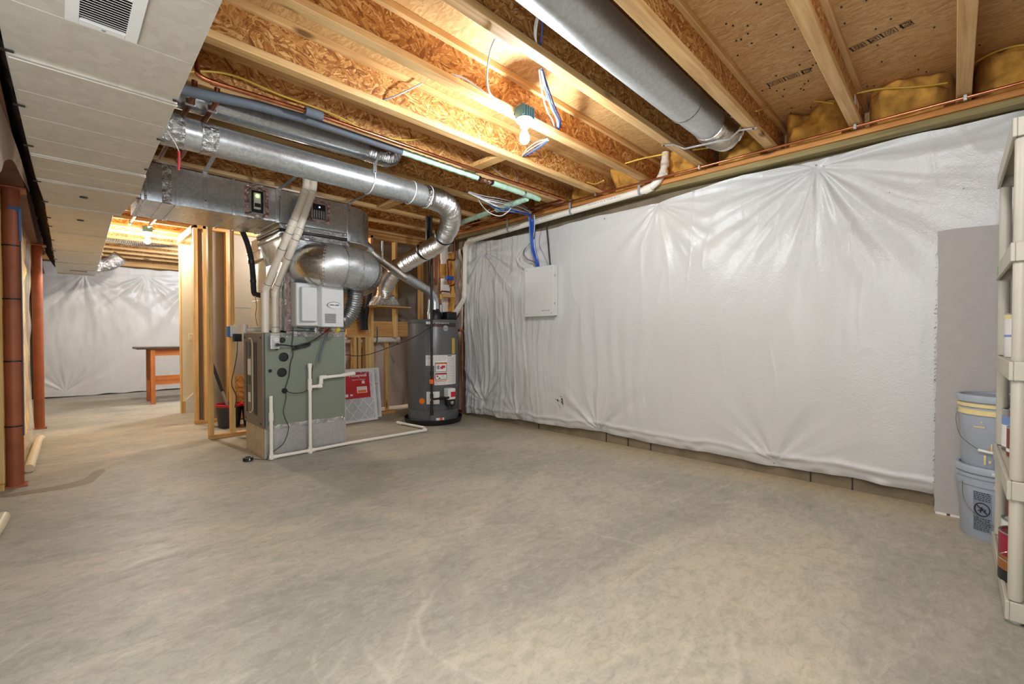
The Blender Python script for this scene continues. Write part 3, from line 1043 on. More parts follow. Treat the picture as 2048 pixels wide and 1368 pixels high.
# ---- branch trunk from the main duct to the plenum, half-round far end
tr = thing('trunk_duct', 'bright rectangular duct running from the main duct over the furnace, rounded at its end', 'duct', (1.2, 4.35, 2.0))
TY0, TY1, TZ0, TZ1 = 4.05, 4.66, 2.0, 2.275
for a, b in ((.41, .62), (.62, .98), (.98, 1.32), (1.32, 1.93)):
    MB().box(a + .001, b - .001, TY0, TY1, TZ0, TZ1).build('duct_section', M['galv'], tr, bev=.003)
for x in (.62, .98, 1.30):
    MB().box(x - .012, x + .012, TY0 - .006, TY1, TZ0 - .006, TZ1 + .004).build('drive_cleat', M['galv'], tr, bev=.002)
MB().lathe((1.93, 4.36, 1.93), [(.31, 0), (.31, .33)], 22, (0, 0, 1), -PI / 2, PI / 2).build('round_end', M['galv'], tr, smooth=40)
e = MB()
e.prism([(1.93 + .31 * math.cos(R(a)), 4.36 + .31 * math.sin(R(a)), 1.925) for a in range(-90, 91, 10)], (0, 0, .008))
e.build('round_end_base', M['duct_tan'], tr)
MB().box(1.905, 1.935, TY0 - .008, TY1, 1.93, TZ1 + .01).build('edge_strap', M['strap'], tr, bev=.002)
# crimped foil bands on the joints
for x0, x1 in ((.43, .445), (.53, .585), (1.11, 1.19)):
    MB().box(x0, x1, TY0 - .004, TY1 + .002, TZ0 - .004, TZ1 + .002).build('foil_tape', M['foil'], tr)
# air-quality units let into the side with foil tape round them
def access(x0, x1, z0, z1, lit):
    c = MB().box(x0 - .03, x1 + .03, TY0 - .006, TY0, z0 - .015, z1 + .02).build('foil_tape', M['foilred'], tr)
    c = MB()
    for a in ((x0, x0 + .014, z0, z1), (x1 - .014, x1, z0, z1), (x0, x1, z0, z0 + .014), (x0, x1, z1 - .014, z1)):
        c.box(a[0], a[1], TY0 - .022, TY0 - .004, a[2], a[3])
    c = c.build('unit_frame', M['strap'], tr, bev=.002)
    MB().box(x0 + .012, x1 - .012, TY0 - .014, TY0 - .005, z0 + .012, z1 - .012).build('unit_face', M['black'], c)
    return c
c = access(1.085, 1.20, 2.03, 2.235, True)
MB().box(1.115, 1.165, TY0 - .034, TY0 - .012, 2.07, 2.20).build('sensor_body', M['panel'], c, bev=.003)
MB().lathe((1.14, TY0 - .034, 2.175), [(.011, 0), (.009, .004), (0, .006)], 12, (0, -1, 0)).build('green_lamp', M['led'], c)
MB().box(1.118, 1.162, TY0 - .036, TY0 - .033, 2.085, 2.115).build('print', M['ink'], c)
c = access(1.57, 1.71, 2.07, 2.23, False)
MB().lathe((1.645, TY0 - .014, 2.19), [(.006, 0), (.005, .003), (0, .004)], 10, (0, -1, 0)).build('blue_lamp', M['ledblue'], c)
for i in range(5): MB().box(1.592 + i * .021, 1.604 + i * .021, TY0 - .017, TY0 - .013, 2.09, 2.16).build('fin', M['inkgrey'], c)


# ---- round pipes
def strap_hanger(name, label, pts, w=.028):
    """thin folded steel strap through pts; first and last points are its fixings"""
    mb = MB()
    P = [Vector(p) for p in pts]
    t = thing(name, label, 'bracket', pts[0])
    for a, b in zip(P[:-1], P[1:]): mb.bar(a, b, w, .003, (0, 0, 1) if abs((b - a).normalized().z) < .9 else (0, 1, 0))
    mb.build('folded_strap', M['strap'], t)
    for p in (P[0].lerp(P[1], .2), P[-1].lerp(P[-2], .2)):
        MB().lathe(p - Vector((0, 0, .001)), [(.006, 0), (.006, -.005), (0, -.006)], 8).build('screw', M['iron'], t)
    return t


AY, AZ, AR = 3.10, 2.188, .087
rd = thing('round_duct', 'long shiny round duct under the joists ending in a ribbed elbow by the gas pipe', 'duct', (1.3, AY, AZ))
MB().tube([(.37, AY, AZ), (2.12, AY, AZ)], AR, 32, caps=False).build('pipe', M['galv'], rd, smooth=50)
MB().tube([(.36, AY, AZ), (.50, AY, AZ)], AR + .003, 32, caps=False).build('foil_collar', M['foil'], rd, smooth=50)
MB().tube([(.58, AY, AZ), (.66, AY, AZ)], AR + .0025, 32, caps=False).build('foil_collar', M['foil'], rd, smooth=50)
MB().tube([(.50, AY, AZ), (.506, AY, AZ)], AR + .004, 32, caps=False).build('crimp_ring', M['galv'], rd, smooth=50)
MB().tube([(2.10, AY, AZ), (2.15, AY, AZ)], AR + .003, 32, caps=False).build('foil_collar', M['foil'], rd, smooth=50)
fe = MB()
EL = spline([(2.13, AY, AZ), (2.29, 3.11, 2.185), (2.457, 3.204, 2.163), (2.606, 3.397, 2.10), (2.704, 3.605, 2.045)], 10)
flex(fe, EL, AR, .032, .009, 28).build('flexible_elbow', M['flexgrey'], rd, smooth=60)
EL2 = [(2.704, 3.605, 2.045), (2.77, 3.83, 1.995), (2.765, 4.20, 1.915), (2.745, 4.50, 1.835), (2.79, 4.80, 1.735), (2.845, 5.0, 1.65), (2.88, 5.11, 1.545)]
fe = MB()
flex(fe, spline(EL2, 10), .085, .036, .011, 28).build('flexible_hose', M['flexfoil'], rd, smooth=60)
# boot the hose drops into, standing on the small shelf
b2 = MB()
b2.add([(2.80, 5.03, 1.555), (2.98, 5.03, 1.555), (2.98, 5.20, 1.555), (2.80, 5.20, 1.555), (2.74, 5.03, 1.418), (3.08, 5.03, 1.418), (3.08, 5.33, 1.418), (2.74, 5.33, 1.418)],
       [(0, 1, 2, 3), (7, 6, 5, 4), (0, 4, 5, 1), (1, 5, 6, 2), (2, 6, 7, 3), (3, 7, 4, 0)])
b2.build('foil_boot', M['foil'], rd, bev=.012)
MB().box(2.76, 3.22, 5.02, 5.355, 1.402, 1.417).build('boot_board', M['plate'], rd, bev=.002)
# white ties round the pipe
for x, nm in ((1.63, 'white_tie'), (1.98, 'white_tie'), (2.14, 'white_tie')):
    ring = [(x + .012 * math.sin(a), AY + (AR + .004) * math.cos(a), AZ + (AR + .004) * math.sin(a)) for a in np.linspace(0, 2 * PI, 33)]
    MB().tube(ring, .0045, 6, caps=False).build(nm, M['lampwhite'], rd, smooth=60)
for i, p in enumerate(((2.708, 3.62, 2.042, .25, .85, -.2), (2.74, 4.53, 1.83, -.1, .8, -.5), (2.765, 4.05, 1.955, 0, .9, -.27))):
    c, ax = Vector(p[:3]), Vector(p[3:]).normalized()
    MB().lathe(c, [(.096, -.014), (.1, -.012), (.1, .012), (.096, .014)], 26, ax, caps=False).build('black_strap', M['black'], rd, smooth=50)

rb = thing('round_duct', 'slimmer round duct half hidden in the joist bay above the insulated pipe', 'duct', (1.1, 3.14, 2.41))
MB().tube([(.37, 3.14, 2.405), (1.62, 3.14, 2.43)], .072, 28, caps=False).build('pipe', M['galv'], rb, smooth=50)
MB().tube([(.95, 3.14, 2.4167), (.956, 3.14, 2.4168)], .0745, 28, caps=False).build('crimp_ring', M['galv'], rb, smooth=50)
fe = MB()
flex(fe, spline([(1.60, 3.14, 2.43), (1.72, 3.15, 2.43), (1.84, 3.17, 2.45), (1.88, 3.18, 2.52), (1.88, 3.18, 2.62)], 8), .07, .018, .004, 20).build('flexible_elbow', M['flexgrey'], rb, smooth=60)

rc = thing('round_duct', 'large dusty silver duct tucked between the bare joists near the yellow insulation', 'duct', (2.2, 1.19, 2.46))
CY, CZ, CR = 1.185, 2.462, .108
MB().tube([(.2, CY, CZ), (2.72, CY, CZ)], CR, 36, caps=False).build('pipe', M['galv_dull'], rc, smooth=50)
MB().tube([(2.70, CY, CZ), (3.08, CY - .005, CZ - .004)], CR - .006, 36, caps=False).build('pipe', M['galv_dull'], rc, smooth=50)
MB().tube([(2.70, CY, CZ), (2.715, CY, CZ)], CR + .003, 36, caps=False).build('crimp_ring', M['galv_dull'], rc, smooth=50)
fe = MB()
flex(fe, spline([(3.06, CY - .005, CZ - .004), (3.22, CY - .01, CZ - .01), (3.34, CY - .02, CZ + .02), (3.42, CY - .03, CZ + .15)], 8), CR - .006, .034, .009, 28).build('flexible_end', M['flexfoil'], rc, smooth=60)
mb = MB()
for a0, a1, x0, x1 in ((-100, -60, 2.05, 2.065), (-92, -80, 2.03, 2.05), (-65, -35, 2.045, 2.075), (-85, -60, 2.065, 2.075)):
    mb.lathe((0, CY, CZ), [(CR + .0005, x0), (CR + .002, x0 + .002), (CR + .002, x1), (CR + .0005, x1 + .003)], 6, (1, 0, 0), R(a0 + 180), R(a1 + 180), ref=(0, 1, 0))
mb.build('old_tape', M['galv_dull'], rc)

strap_hanger('duct_bracket', 'zigzag steel strap screwed across two joists under the large dusty duct',
             [(2.985, 1.475, 2.381), (3.02, 1.405, 2.377), (3.045, 1.34, 2.335), (3.10, 1.06, 2.335), (3.115, 1.005, 2.378), (3.16, .915, 2.381)], .022)
strap_hanger('duct_bracket', 'short steel strap bent down from a joist to the long round duct', [(1.70, 2.915, 2.372), (1.66, 3.00, 2.372), (1.64, 3.03, 2.30), (1.635, 3.022, 2.235)])
strap_hanger('duct_bracket', 'steel strap from a joist to the trunk duct close to the tagged duct end', [(.80, 3.52, 2.375), (.80, 3.60, 2.372), (.79, 4.045, 2.285), (.79, 4.045, 2.02)])
strap_hanger('duct_bracket', 'steel strap reaching the trunk duct just beside the pair of vent pipes', [(1.40, 3.55, 2.378), (1.40, 3.62, 2.374), (1.315, 4.04, 2.28), (1.315, 4.04, 2.2)])
strap_hanger('duct_bracket', 'steel strap reaching the rounded end of the trunk duct', [(2.05, 3.56, 2.378), (2.05, 3.62, 2.374), (1.92, 4.035, 2.29), (1.92, 4.035, 2.2)])

# ================================================================== CEILING LAMPS
def bulb_or_fill_lamp(x, y, z, label, bulb_mat):
    t = thing('bulb_lamp', label, 'lamp', (x, y, z))
    b = MB()
    b.box(x - .05, x + .05, y - .035, y + .035, z - .075, z - .004)
    box = b.build('junction_box', M['tealbox'], t, bev=.006)
    rb_ = MB()
    for k in range(5): rb_.box(x - .046 + k * .0205, x - .036 + k * .0205, y - .04, y - .034, z - .072, z - .006)
    for k in range(5): MB().box(x - .046 + k * .0205, x - .036 + k * .0205, y - .041, y - .034, z - .07, z - .008).build('rib', M['tealbox'], box)
    MB().lathe((x, y, z - .075), [(.052, 0), (.054, -.006), (.05, -.014), (.034, -.022), (.026, -.034), (.025, -.05), (0, -.05)], 28).build('lampholder', M['lampwhite'], t, smooth=40)
    MB().lathe((x, y, z - .125), [(.0135, 0), (.0135, -.018), (0, -.018)], 16).build('bulb_cap', M['can'], t, smooth=40)
    prof = [(.0135, -.016), (.017, -.026), (.026, -.044), (.0305, -.06), (.030, -.072), (.024, -.088), (.013, -.096), (0, -.099)]
    MB().lathe((x, y, z - .125), prof, 24).build('bulb', M[bulb_mat], t, smooth=60)
    return t


bulb_or_fill_lamp(1.985, 1.855, 2.425, 'bare lit bulb in white holder under a teal box at the side of a joist', 'bulb')
bulb_or_fill_lamp(.80, 7.27, 2.43, 'warm lit bulb under a teal box in the back room before the far sheet', 'bulb2')
pc = thing('pull_cord', 'thin white pull cord hanging down before the cream painted wall end', 'cord', (1.19, 6.9, 2.38))
MB().tube([(1.19, 6.9, 2.385), (1.19, 6.9, 1.32)], .0022, 5).build('cord', M['wirewhite'], pc)
MB().lathe((1.19, 6.9, 1.32), [(.004, 0), (.006, -.02), (0, -.025)], 8).build('toggle', M['wirewhite'], pc)

# ================================================================== FURNACE
FX0, FX1, FY0, FY1 = 1.215, 1.905, 4.115, 4.655
fu = thing('furnace', 'upright grey-green gas furnace with a brown front on a galvanised base', 'furnace', (1.56, 4.38, 0))
fb = MB().box(FX0, FX1, FY0, FY1, 0, .262).build('return_base', M['galv_dull'], fu, bev=.003)
MB().box(FX0 - .006, FX0 - .0005, FY0 + .004, FY1, 0.002, .258).build('base_front_board', M['tanboard'], fb, label='tan board across the base front')
MB().box(FX0, FX1, FY0, FY1, .262, 1.072).build('cabinet', M['furnace'], fu, bev=.004)
for z0, z1, nm in ((.245, .285, 'foil_tape'), (1.035, 1.085, 'foil_tape')):
    a = MB().box(FX0 + (.0 if z0 < 1 else .17), FX1 + .002, FY0 - .003, FY0 + .002, z0, z1).build(nm, M['foil'], fu)
MB().box(FX1 - .004, FX1 + .004, FY0 - .004, FY0 + .004, .0, 1.08).build('corner_seam', M['galv'], fu)
# brown front door with long grooves and a window strip
dr_ = MB().box(FX0 - .022, FX0 - .001, FY0 + .003, FY1 - .005, .268, 1.068).build('front_door', M['furnace_brown'], fu, bev=.005)
ym = (FY0 + FY1) / 2 + .06
for y in (FY0 + .16, FY0 + .205, FY1 - .115): MB().box(FX0 - .028, FX0 - .021, y, y + .022, .36, .99).build('groove', M['furnace_dark'], dr_, bev=.002)


def oval(x, yc, z0, z1, hw, d, mat, name, parent):
    pts = []
    for k in range(25):
        a = PI * k / 24
        pts.append((x, yc + hw * math.cos(a), z1 - hw + hw * math.sin(a)))
    for k in range(25):
        a = PI + PI * k / 24
        pts.append((x, yc + hw * math.cos(a), z0 + hw + hw * math.sin(a)))
    return MB().prism(pts, (d, 0, 0)).build(name, mat, parent)


oval(FX0 - .022, ym, .36, 1.03, .072, -.006, M['cpvc'], 'window_strip', dr_)
oval(FX0 - .0285, ym, .372, 1.018, .058, -.003, M['furnace_brown'], 'window_strip', dr_)
oval(FX0 - .0318, ym, .86, .985, .040, -.003, M['window'], 'sight_glass', dr_)
MB().box(FX0 - .033, FX0 - .031, ym - .045, ym + .045, .70, .84).build('rating_plate', M['paper'], dr_)
MB().box(FX0 - .034, FX0 - .031, ym - .03, ym + .03, .615, .69).build('vent_slot', M['furnace_dark'], dr_)
MB().box(FX0 - .034, FX0 - .031, ym - .03, ym + .03, .46, .545).build('rating_plate', M['paper'], dr_)
for z in (.30, 1.03):
    for y in (FY0 + .045, FY1 - .05): MB().lathe((FX0 - .022, y, z), [(.009, 0), (.009, .004), (0, .006)], 10, (-1, 0, 0)).build('screw', M['furnace_dark'], dr_)
# knock-outs on the side
for x, z, r in ((1.352, 1.008, .023), (1.36, .862, .039), (1.345, .73, .039), (1.252, .748, .014), (1.365, .57, .023), (1.305, .945, .022)):
    k = MB().lathe((x, FY0, z), [(r, 0), (r, .006), (r * .86, .009), (r * .8, .005), (0, .005)], 22, (0, -1, 0)).build('knockout_plug', M['black'], fu, smooth=40)
ob = MB().box(1.245, 1.318, FY0 - .045, FY0, .932, 1.05).build('outlet_box', M['galv_dull'], fu, bev=.004)
for z in (1.012,):
    MB().lathe((1.29, FY0 - .045, z), [(.017, 0), (.017, .002), (0, .002)], 18, (0, -1, 0)).build('socket', M['white'], ob)
    for dx in (-.006, .006): MB().box(1.29 + dx - .0012, 1.29 + dx + .0012, FY0 - .0485, FY0 - .047, z, z + .007).build('slot', M['ink'], ob)
    MB().box(1.289, 1.291, FY0 - .0485, FY0 - .047, z - .009, z - .005).build('slot', M['ink'], ob)
MB().box(1.279, 1.302, FY0 - .075, FY0 - .045, .958, .982).build('plug', M['black'], ob, bev=.004)
MB().box(1.26, 1.33, FY0 - .0008, FY0 + .001, 1.056, 1.062).build('badge', M['white'], fu)

# cords on the furnace side
cd = thing('black_cord', 'black cord with coiled slack plugged into the outlet on the grey-green furnace', 'cord', (1.4, 4.06, .95))
c0 = [(1.29, FY0 - .07, .97), (1.36, FY0 - .05, .965), (1.44, FY0 - .03, .955), (1.52, FY0 - .03, .975), (1.565, FY0 - .035, .985), (1.55, FY0 - .03, .96), (1.46, FY0 - .025, .93), (1.43, FY0 - .025, .925),
      (1.445, FY0 - .03, .945), (1.53, FY0 - .03, .968), (1.57, FY0 - .03, .975), (1.56, FY0 - .028, .955), (1.47, FY0 - .026, .938), (1.46, FY0 - .04, .95), (1.58, FY0 - .06, 1.0), (1.66, FY0 - .09, 1.06), (1.71, FY0 - .10, 1.105)]
MB().tube(spline(c0, 8), .0055, 7).build('cord', M['black'], cd, smooth=60)
cd = thing('black_cord', 'thin black wire running down past the round knockouts to a small plug on the furnace', 'cord', (1.4, 4.09, .7))
MB().tube(spline([(1.432, FY0 - .01, 1.5), (1.43, FY0 - .012, 1.2), (1.435, FY0 - .012, 1.06), (1.425, FY0 - .012, .96), (1.43, FY0 - .02, .88), (1.41, FY0 - .015, .80), (1.40, FY0 - .012, .70), (1.37, FY0 - .014, .60), (1.365, FY0 - .012, .57)], 8), .004, 6).build('cord', M['black'], cd)
MB().tube(spline([(1.37, FY0 - .012, .56), (1.37, FY0 - .02, .50), (1.345, FY0 - .03, .40), (1.36, FY0 - .03, .33), (1.39, FY0 - .02, .25), (1.36, FY0 - .02, .14), (1.31, FY0 - .02, .09), (1.24, FY0 - .02, .05), (1.20, FY0 - .06, .02), (1.15, FY0 + .06, .008), (1.12, FY0 + .08, .02)], 8), .003, 6).build('cord', M['iron'], cd)
MB().tube(spline([(1.37, FY0 - .012, .57), (1.43, FY0 - .03, .545), (1.52, FY0 - .03, .55), (1.585, FY0 - .03, .60), (1.59, FY0 - .02, .70), (1.60, FY0 - .02, .78)], 8), .003, 6).build('cord', M['black'], cd)
cd = thing('grey_hose', 'grey drain hose from the humidifier down into the open plastic drain pipe', 'hose', (1.67, 4.05, .9))
MB().tube(spline([(1.725, 4.02, 1.115), (1.705, 4.04, 1.06), (1.67, 4.055, .95), (1.645, 4.06, .86), (1.64, 4.062, .80)], 8), .0085, 9).build('hose', M['foamgrey'], cd, smooth=60)

# ================================================================== PLENUM, RETURN BEND, HUMIDIFIER
pl = thing('plenum', 'galvanised plenum box with stepped foil-taped joints standing on top of the furnace', 'duct', (1.64, 4.38, 1.085))
MB().box(1.385, 1.905, 4.125, 4.645, 1.09, 1.70).build('lower_case', M['galv'], pl, bev=.003)
MB().box(1.385, 1.43, 4.121, 4.126, 1.09, 1.80).build('foil_tape', M['foilred'], pl)
MB().box(1.372, 1.388, 4.115, 4.14, 1.085, 1.80).build('foil_tape', M['foil'], pl)
t_ = MB()
t_.add([(1.385, 4.125, 1.70), (1.905, 4.125, 1.70), (1.905, 4.645, 1.70), (1.385, 4.645, 1.70), (1.33, 4.075, 1.90), (1.925, 4.075, 1.90), (1.925, 4.655, 1.90), (1.33, 4.655, 1.90)],
       [(3, 2, 1, 0), (4, 5, 6, 7), (0, 1, 5, 4), (1, 2, 6, 5), (2, 3, 7, 6), (3, 0, 4, 7)])
t_.build('flared_case', M['galv'], pl, bev=.003)
for i, (z0, z1, o, m_) in enumerate(((1.885, 1.905, .012, 'foil'), (1.907, 1.932, .0, 'foil'), (1.934, 1.952, .014, 'iron'), (1.954, 1.974, .02, 'foil'), (1.976, 1.998, .008, 'foil'))):
    MB().box(1.325 - o, 1.92 + o, 4.065 - o, 4.655, z0, z1).build('foil_tape' if m_ == 'foil' else 'gasket', M[m_], pl, bev=.004)
# return-air drop behind the furnace
ra = thing('return_drop', 'tall tan-lit sheet metal duct standing behind the furnace and white vent pipes', 'duct', (1.6, 5.0, 0))
MB().box(1.40, 1.98, 4.70, 5.16, 0, .62).build('duct_section', M['duct_tan'], ra, bev=.003)
MB().box(1.40, 1.98, 4.70, 5.16, .622, 1.40).build('duct_section', M['duct_tan'], ra, bev=.003)
MB().box(1.40, 1.98, 4.70, 5.16, 1.402, 1.78).build('duct_section', M['duct_tan'], ra, bev=.003)
MB().box(1.37, 2.0, 4.68, 5.18, 1.782, 1.995).build('duct_section', M['duct_tan'], ra, bev=.006)
MB().box(1.36, 2.01, 4.67, 5.19, 1.87, 1.90).build('foil_tape', M['foil'], ra, bev=.004)
MB().box(1.394, 1.402, 4.75, 4.82, 1.37, 1.50).build('thermostat_box', M['white'], ra, bev=.003)

rt_ = thing('return_elbow', 'fat round silver duct bending across the plenum just above the white humidifier', 'duct', (1.8, 3.9, 1.66))
ZC, RR = 1.655, .187
path = spline([(1.575, 4.14, 1.665), (1.575, 4.02, 1.663), (1.60, 3.93, 1.66), (1.67, 3.875, 1.655), (1.77, 3.868, 1.652), (1.87, 3.870, 1.648), (1.955, 3.90, 1.642), (2.01, 3.97, 1.63), (2.025, 4.06, 1.61), (2.025, 4.16, 1.60)], 5)
cuts = [0, 7, 13, 19, 25, 31, 37, len(path) - 1]
rad = lambda s_: RR
cuts = [c for c in cuts if c < len(path)]
if cuts[-1] != len(path) - 1: cuts.append(len(path) - 1)
for a, b in zip(cuts[:-1], cuts[1:]):
    MB().tube(path[a:min(b + 2, len(path))], RR - .0004 * (a % 2), 36, caps=False).build('gore', M[('galv', 'galv_warm', 'galv_dull', 'galv')[cuts.index(a) % 4]], rt_, smooth=40)
    MB().tube([path[b].lerp(path[b - 1], .25), path[b].lerp(path[b - 1], .02)], RR + .005, 36, caps=False).build('seam_ring', M['strap'], rt_, smooth=40)
i = cuts[-3]
MB().tube([path[i - 1], path[i]], RR + .0035, 36, caps=False).build('foil_tape', M['foilred'], rt_, smooth=40)
fe = MB()
flex(fe, spline([(1.955, 3.99, 1.52), (1.955, 4.01, 1.38), (1.93, 4.03, 1.27), (1.885, 4.04, 1.20), (1.83, 4.04, 1.175)], 8), .072, .022, .007, 24).build('flexible_bypass', M['flexgrey'], rt_, smooth=60)
fe = MB()
MB().lathe((1.955, 3.985, 1.545), [(.075, -.04), (.075, .06)], 26, (0, 0, 1), caps=False).build('take_off', M['galv'], rt_, smooth=40)

hu = thing('humidifier', 'pale grey plastic whole-house humidifier with an oval badge on the plenum side', 'humidifier', (1.62, 4.0, 1.115))
HX0, HX1, HY0, HY1, HZ0, HZ1 = 1.40, 1.815, 3.885, 4.122, 1.118, 1.515
s = MB()
s.add([(HX0 + .02, HY1, HZ0), (HX1, HY1, HZ0), (HX1, HY1, HZ1), (HX0 + .02, HY1, HZ1), (HX0 + .005, HY0 + .06, HZ0 + .012), (HX1 - .01, HY0 + .02, HZ0 + .012), (HX1 - .01, HY0 + .02, HZ1 - .02), (HX0 + .005, HY0 + .06, HZ1 - .02)],
      [(0, 3, 2, 1), (4, 5, 6, 7), (0, 1, 5, 4), (1, 2, 6, 5), (2, 3, 7, 6), (3, 0, 4, 7)])
sh = s.build('shell', M['humid'], hu, bev=.012, smooth=30)
s = MB().box(HX0 + .035, HX0 + .165, HY0 + .012, HY0 + .06, HZ0 + .05, HZ1 - .055).build('filter_door', M['humid'], hu, bev=.008, smooth=30)
fp = MB()
fp.prism([(HX0 + .175, HY0 + .045, HZ0 + .004), (HX0 + .198, HY0 - .004, HZ0 + .004), (HX1 - .03, HY0 - .012, HZ0 + .004), (HX1 - .012, HY0 + .03, HZ0 + .004)], (0, 0, HZ1 - HZ0 - .012))
fp.build('front_cover', M['humid'], hu, bev=.007, smooth=30)
for k in range(7):
    z = HZ0 + .095 - k * .012 + .02
    MB().bar((HX0 + .22, HY0 - .0085, z), (HX1 - .10, HY0 - .0135, z), .004, .0045).build('louvre', M['furnace_dark'], hu)
bd = MB()
bd.lathe((HX0 + .30, HY0 - .010, HZ0 + .195), [(.030, 0), (.0285, .005), (.026, .0045), (0, .0055)], 30, (0, -1, 0))
for q in range(len(bd.v)):
    v_ = bd.v[q]
    bd.v[q] = (HX0 + .30 + (v_[0] - HX0 - .30) * 2.1, v_[1], v_[2])
bg = bd.build('badge', M['strap'], hu, smooth=40)
bd = MB()
bd.lathe((HX0 + .30, HY0 - .0155, HZ0 + .195), [(.023, 0), (0, .001)], 30, (0, -1, 0))
for q in range(len(bd.v)):
    v_ = bd.v[q]
    bd.v[q] = (HX0 + .30 + (v_[0] - HX0 - .30) * 2.25, v_[1], v_[2])
bd.build('badge_face', M['white'], bg)
text('APRILAIRE', .019, (HX0 + .30, HY0 - .0172, HZ0 + .195), (1, 0, 0), (0, 0, 1), M['ink'], bg, 'lettering', .0004, .0004)
MB().box(1.60, 1.635, 4.03, 4.06, 1.07, 1.118).build('valve', M['strap'], hu, bev=.003)
MB().box(1.70, 1.725, 4.03, 4.075, 1.075, 1.118).build('valve', M['orange'], hu, bev=.003)
MB().lathe((1.80, 4.04, 1.10), [(.02, 0), (.02, .016), (0, .018)], 14, (0, -1, 0)).build('yellow_cap', plain('yellow_plastic', (232, 214, 40), .4), hu)
for a, b, c_ in (((1.625, 4.03, 1.10), (1.68, 4.02, 1.07), 'iron'), ((1.64, 4.03, 1.11), (1.74, 4.02, 1.085), 'red'), ((1.74, 4.03, 1.11), (1.81, 4.02, 1.09), 'wireyellow')):
    MB().tube(spline([a, Vector(a).lerp(Vector(b), .5) + Vector((0, -.01, -.025)), b], 6), .0028, 6).build('wire', M[c_], hu)
MB().tube(spline([(1.43, 4.11, 1.22), (1.45, 4.085, 1.13), (1.55, 4.06, 1.105), (1.68, 4.04, 1.11)], 8), .0035, 6).build('wire', M['iron'], hu)


# ---- two white vent pipes
def coupling(mb, a, b, t, r=.034, half=.028):
    a, b = Vector(a), Vector(b)
    c = a.lerp(b, t)
    d = (b - a).normalized()
    mb.tube([c - d * half, c + d * half], r, 18)


def vent(label, pts, extra, r=.030):
    t = thing('vent_pipe', label, 'pipe', pts[0])
    MB().tube(fillet(pts, .06, 6), r, 20).build('pipe', M['pvc_flue'], t, smooth=50)
    for k, (i, tt) in enumerate(extra):
        mb = MB()
        coupling(mb, pts[i], pts[i + 1], tt)
        mb.build('coupling', M['pvc_flue'], t, smooth=50)
        d = (Vector(pts[i + 1]) - Vector(pts[i])).normalized()
        c = Vector(pts[i]).lerp(Vector(pts[i + 1]), tt) + d * .028
        MB().tube([c, c + d * .004], .0315, 18).build('glue_line', M['furnace_dark'], t, smooth=50)
    return t


vent('white plastic vent pipe rising from the furnace, the one nearer its brown front',
     [(1.258, 4.25, 1.073), (1.258, 4.25, 1.44), (1.325, 3.99, 1.80), (1.36, 3.93, 1.93), (1.492, 3.93, 2.30), (1.50, 3.95, 2.56)],
     [(0, .86), (1, .08), (1, .86), (2, .55), (3, .86), (3, .12)])
vent('white plastic vent pipe rising from the furnace, the one nearer the plenum',
     [(1.344, 4.25, 1.073), (1.344, 4.25, 1.45), (1.375, 3.985, 1.74), (1.41, 3.93, 1.88), (1.553, 3.93, 2.31), (1.56, 3.95, 2.56)],
     [(0, .90), (0, .04), (1, .08), (1, .80), (2, .6), (3, .86), (3, .08)])


# ---- white drain pipes on the furnace
def pipe_thing(name, label, cat, runs, r, mat, cplr=None, rad=.03, n=14):
    t = thing(name, label, cat, runs[0][0])
    for run in runs: MB().tube(fillet(run, rad, 4), r, n).build('pipe', M[mat], t, smooth=50)
    if cplr:
        for a, b in cplr: MB().tube([a, b], r * 1.3, n).build('fitting', M[mat], t, smooth=50)
    return t


DY = 4.075
g = lambda a, dz=.03: None
pipe_thing('drain_pipe', 'white plastic drain pipe running along the slab from the furnace to the water heater', 'pipe',
           [[(1.245, DY, .54), (1.245, DY, .022)], [(1.245, DY, .022), (1.60, DY, .022), (1.93, DY + .02, .022), (2.787, 4.064, 0.022), (2.847, 4.19, 0.022), (2.791, 4.653, 0.022)],
            [(1.565, DY, .80), (1.565, DY, .022)], [(1.565, DY, .59), (1.655, DY, .59), (1.665, DY, .665), (1.90, DY, .675), (2.0, 4.12, .68)]], .0145, 'pvc',
           [((1.245, DY, .33), (1.245, DY, .40)), ((1.245, DY, 0.005), (1.245, DY, .05)), ((1.225, DY, .022), (1.285, DY, .022)), ((1.565, DY, .56), (1.565, DY, .66)), ((1.565, DY, 0), (1.565, DY, .055)),
            ((1.535, DY, .022), (1.60, DY, .022)), ((1.63, DY, .59), (1.67, DY, .59)), ((1.663, DY, .61), (1.665, DY, .68)), ((1.655, DY, .668), (1.71, DY, .668)), ((1.87, DY, .676), (2.0, 4.12, .681)),
            ((1.565, DY, .76), (1.565, DY, .80)), ((2.791, 4.653, 0.022), (2.796, 4.584, 0.022)), ((2.749, 4.065, 0.022), (2.787, 4.064, 0.022))], .004)
pipe_thing('trap_pipe', 'white plastic trap and drain standing behind the brown furnace front', 'pipe',
           [[(1.42, 4.69, 1.105), (1.235, 4.74, 1.10), (1.225, 4.74, 1.10)], [(1.225, 4.74, 1.14), (1.225, 4.74, .98), (1.25, 4.74, .92), (1.26, 4.74, .06)]], .022, 'pvc_flue',
           [((1.225, 4.74, 1.07), (1.225, 4.74, 1.15)), ((1.26, 4.74, .84), (1.26, 4.74, .90)), ((1.26, 4.74, .56), (1.26, 4.74, .66))], .05)

tp = thing('tape_roll', 'small roll of black and white tape on the slab by the furnace base', 'tape', (1.10, 4.19, 0))
MB().lathe((1.10, 4.19, 0), [(.024, .003), (.038, .003), (.038, .030), (.024, .030), (.024, .003)], 24, caps=False).build('roll', M['black'], tp, smooth=40)
MB().lathe((1.10, 4.19, 0), [(.024, .0305), (.0365, .0305)], 24, caps=False).build('side_wrap', M['greytape'], tp, smooth=40)
MB().box(1.098, 1.106, 4.152, 4.156, .010, .024).build('printed_mark', M['white'], tp)

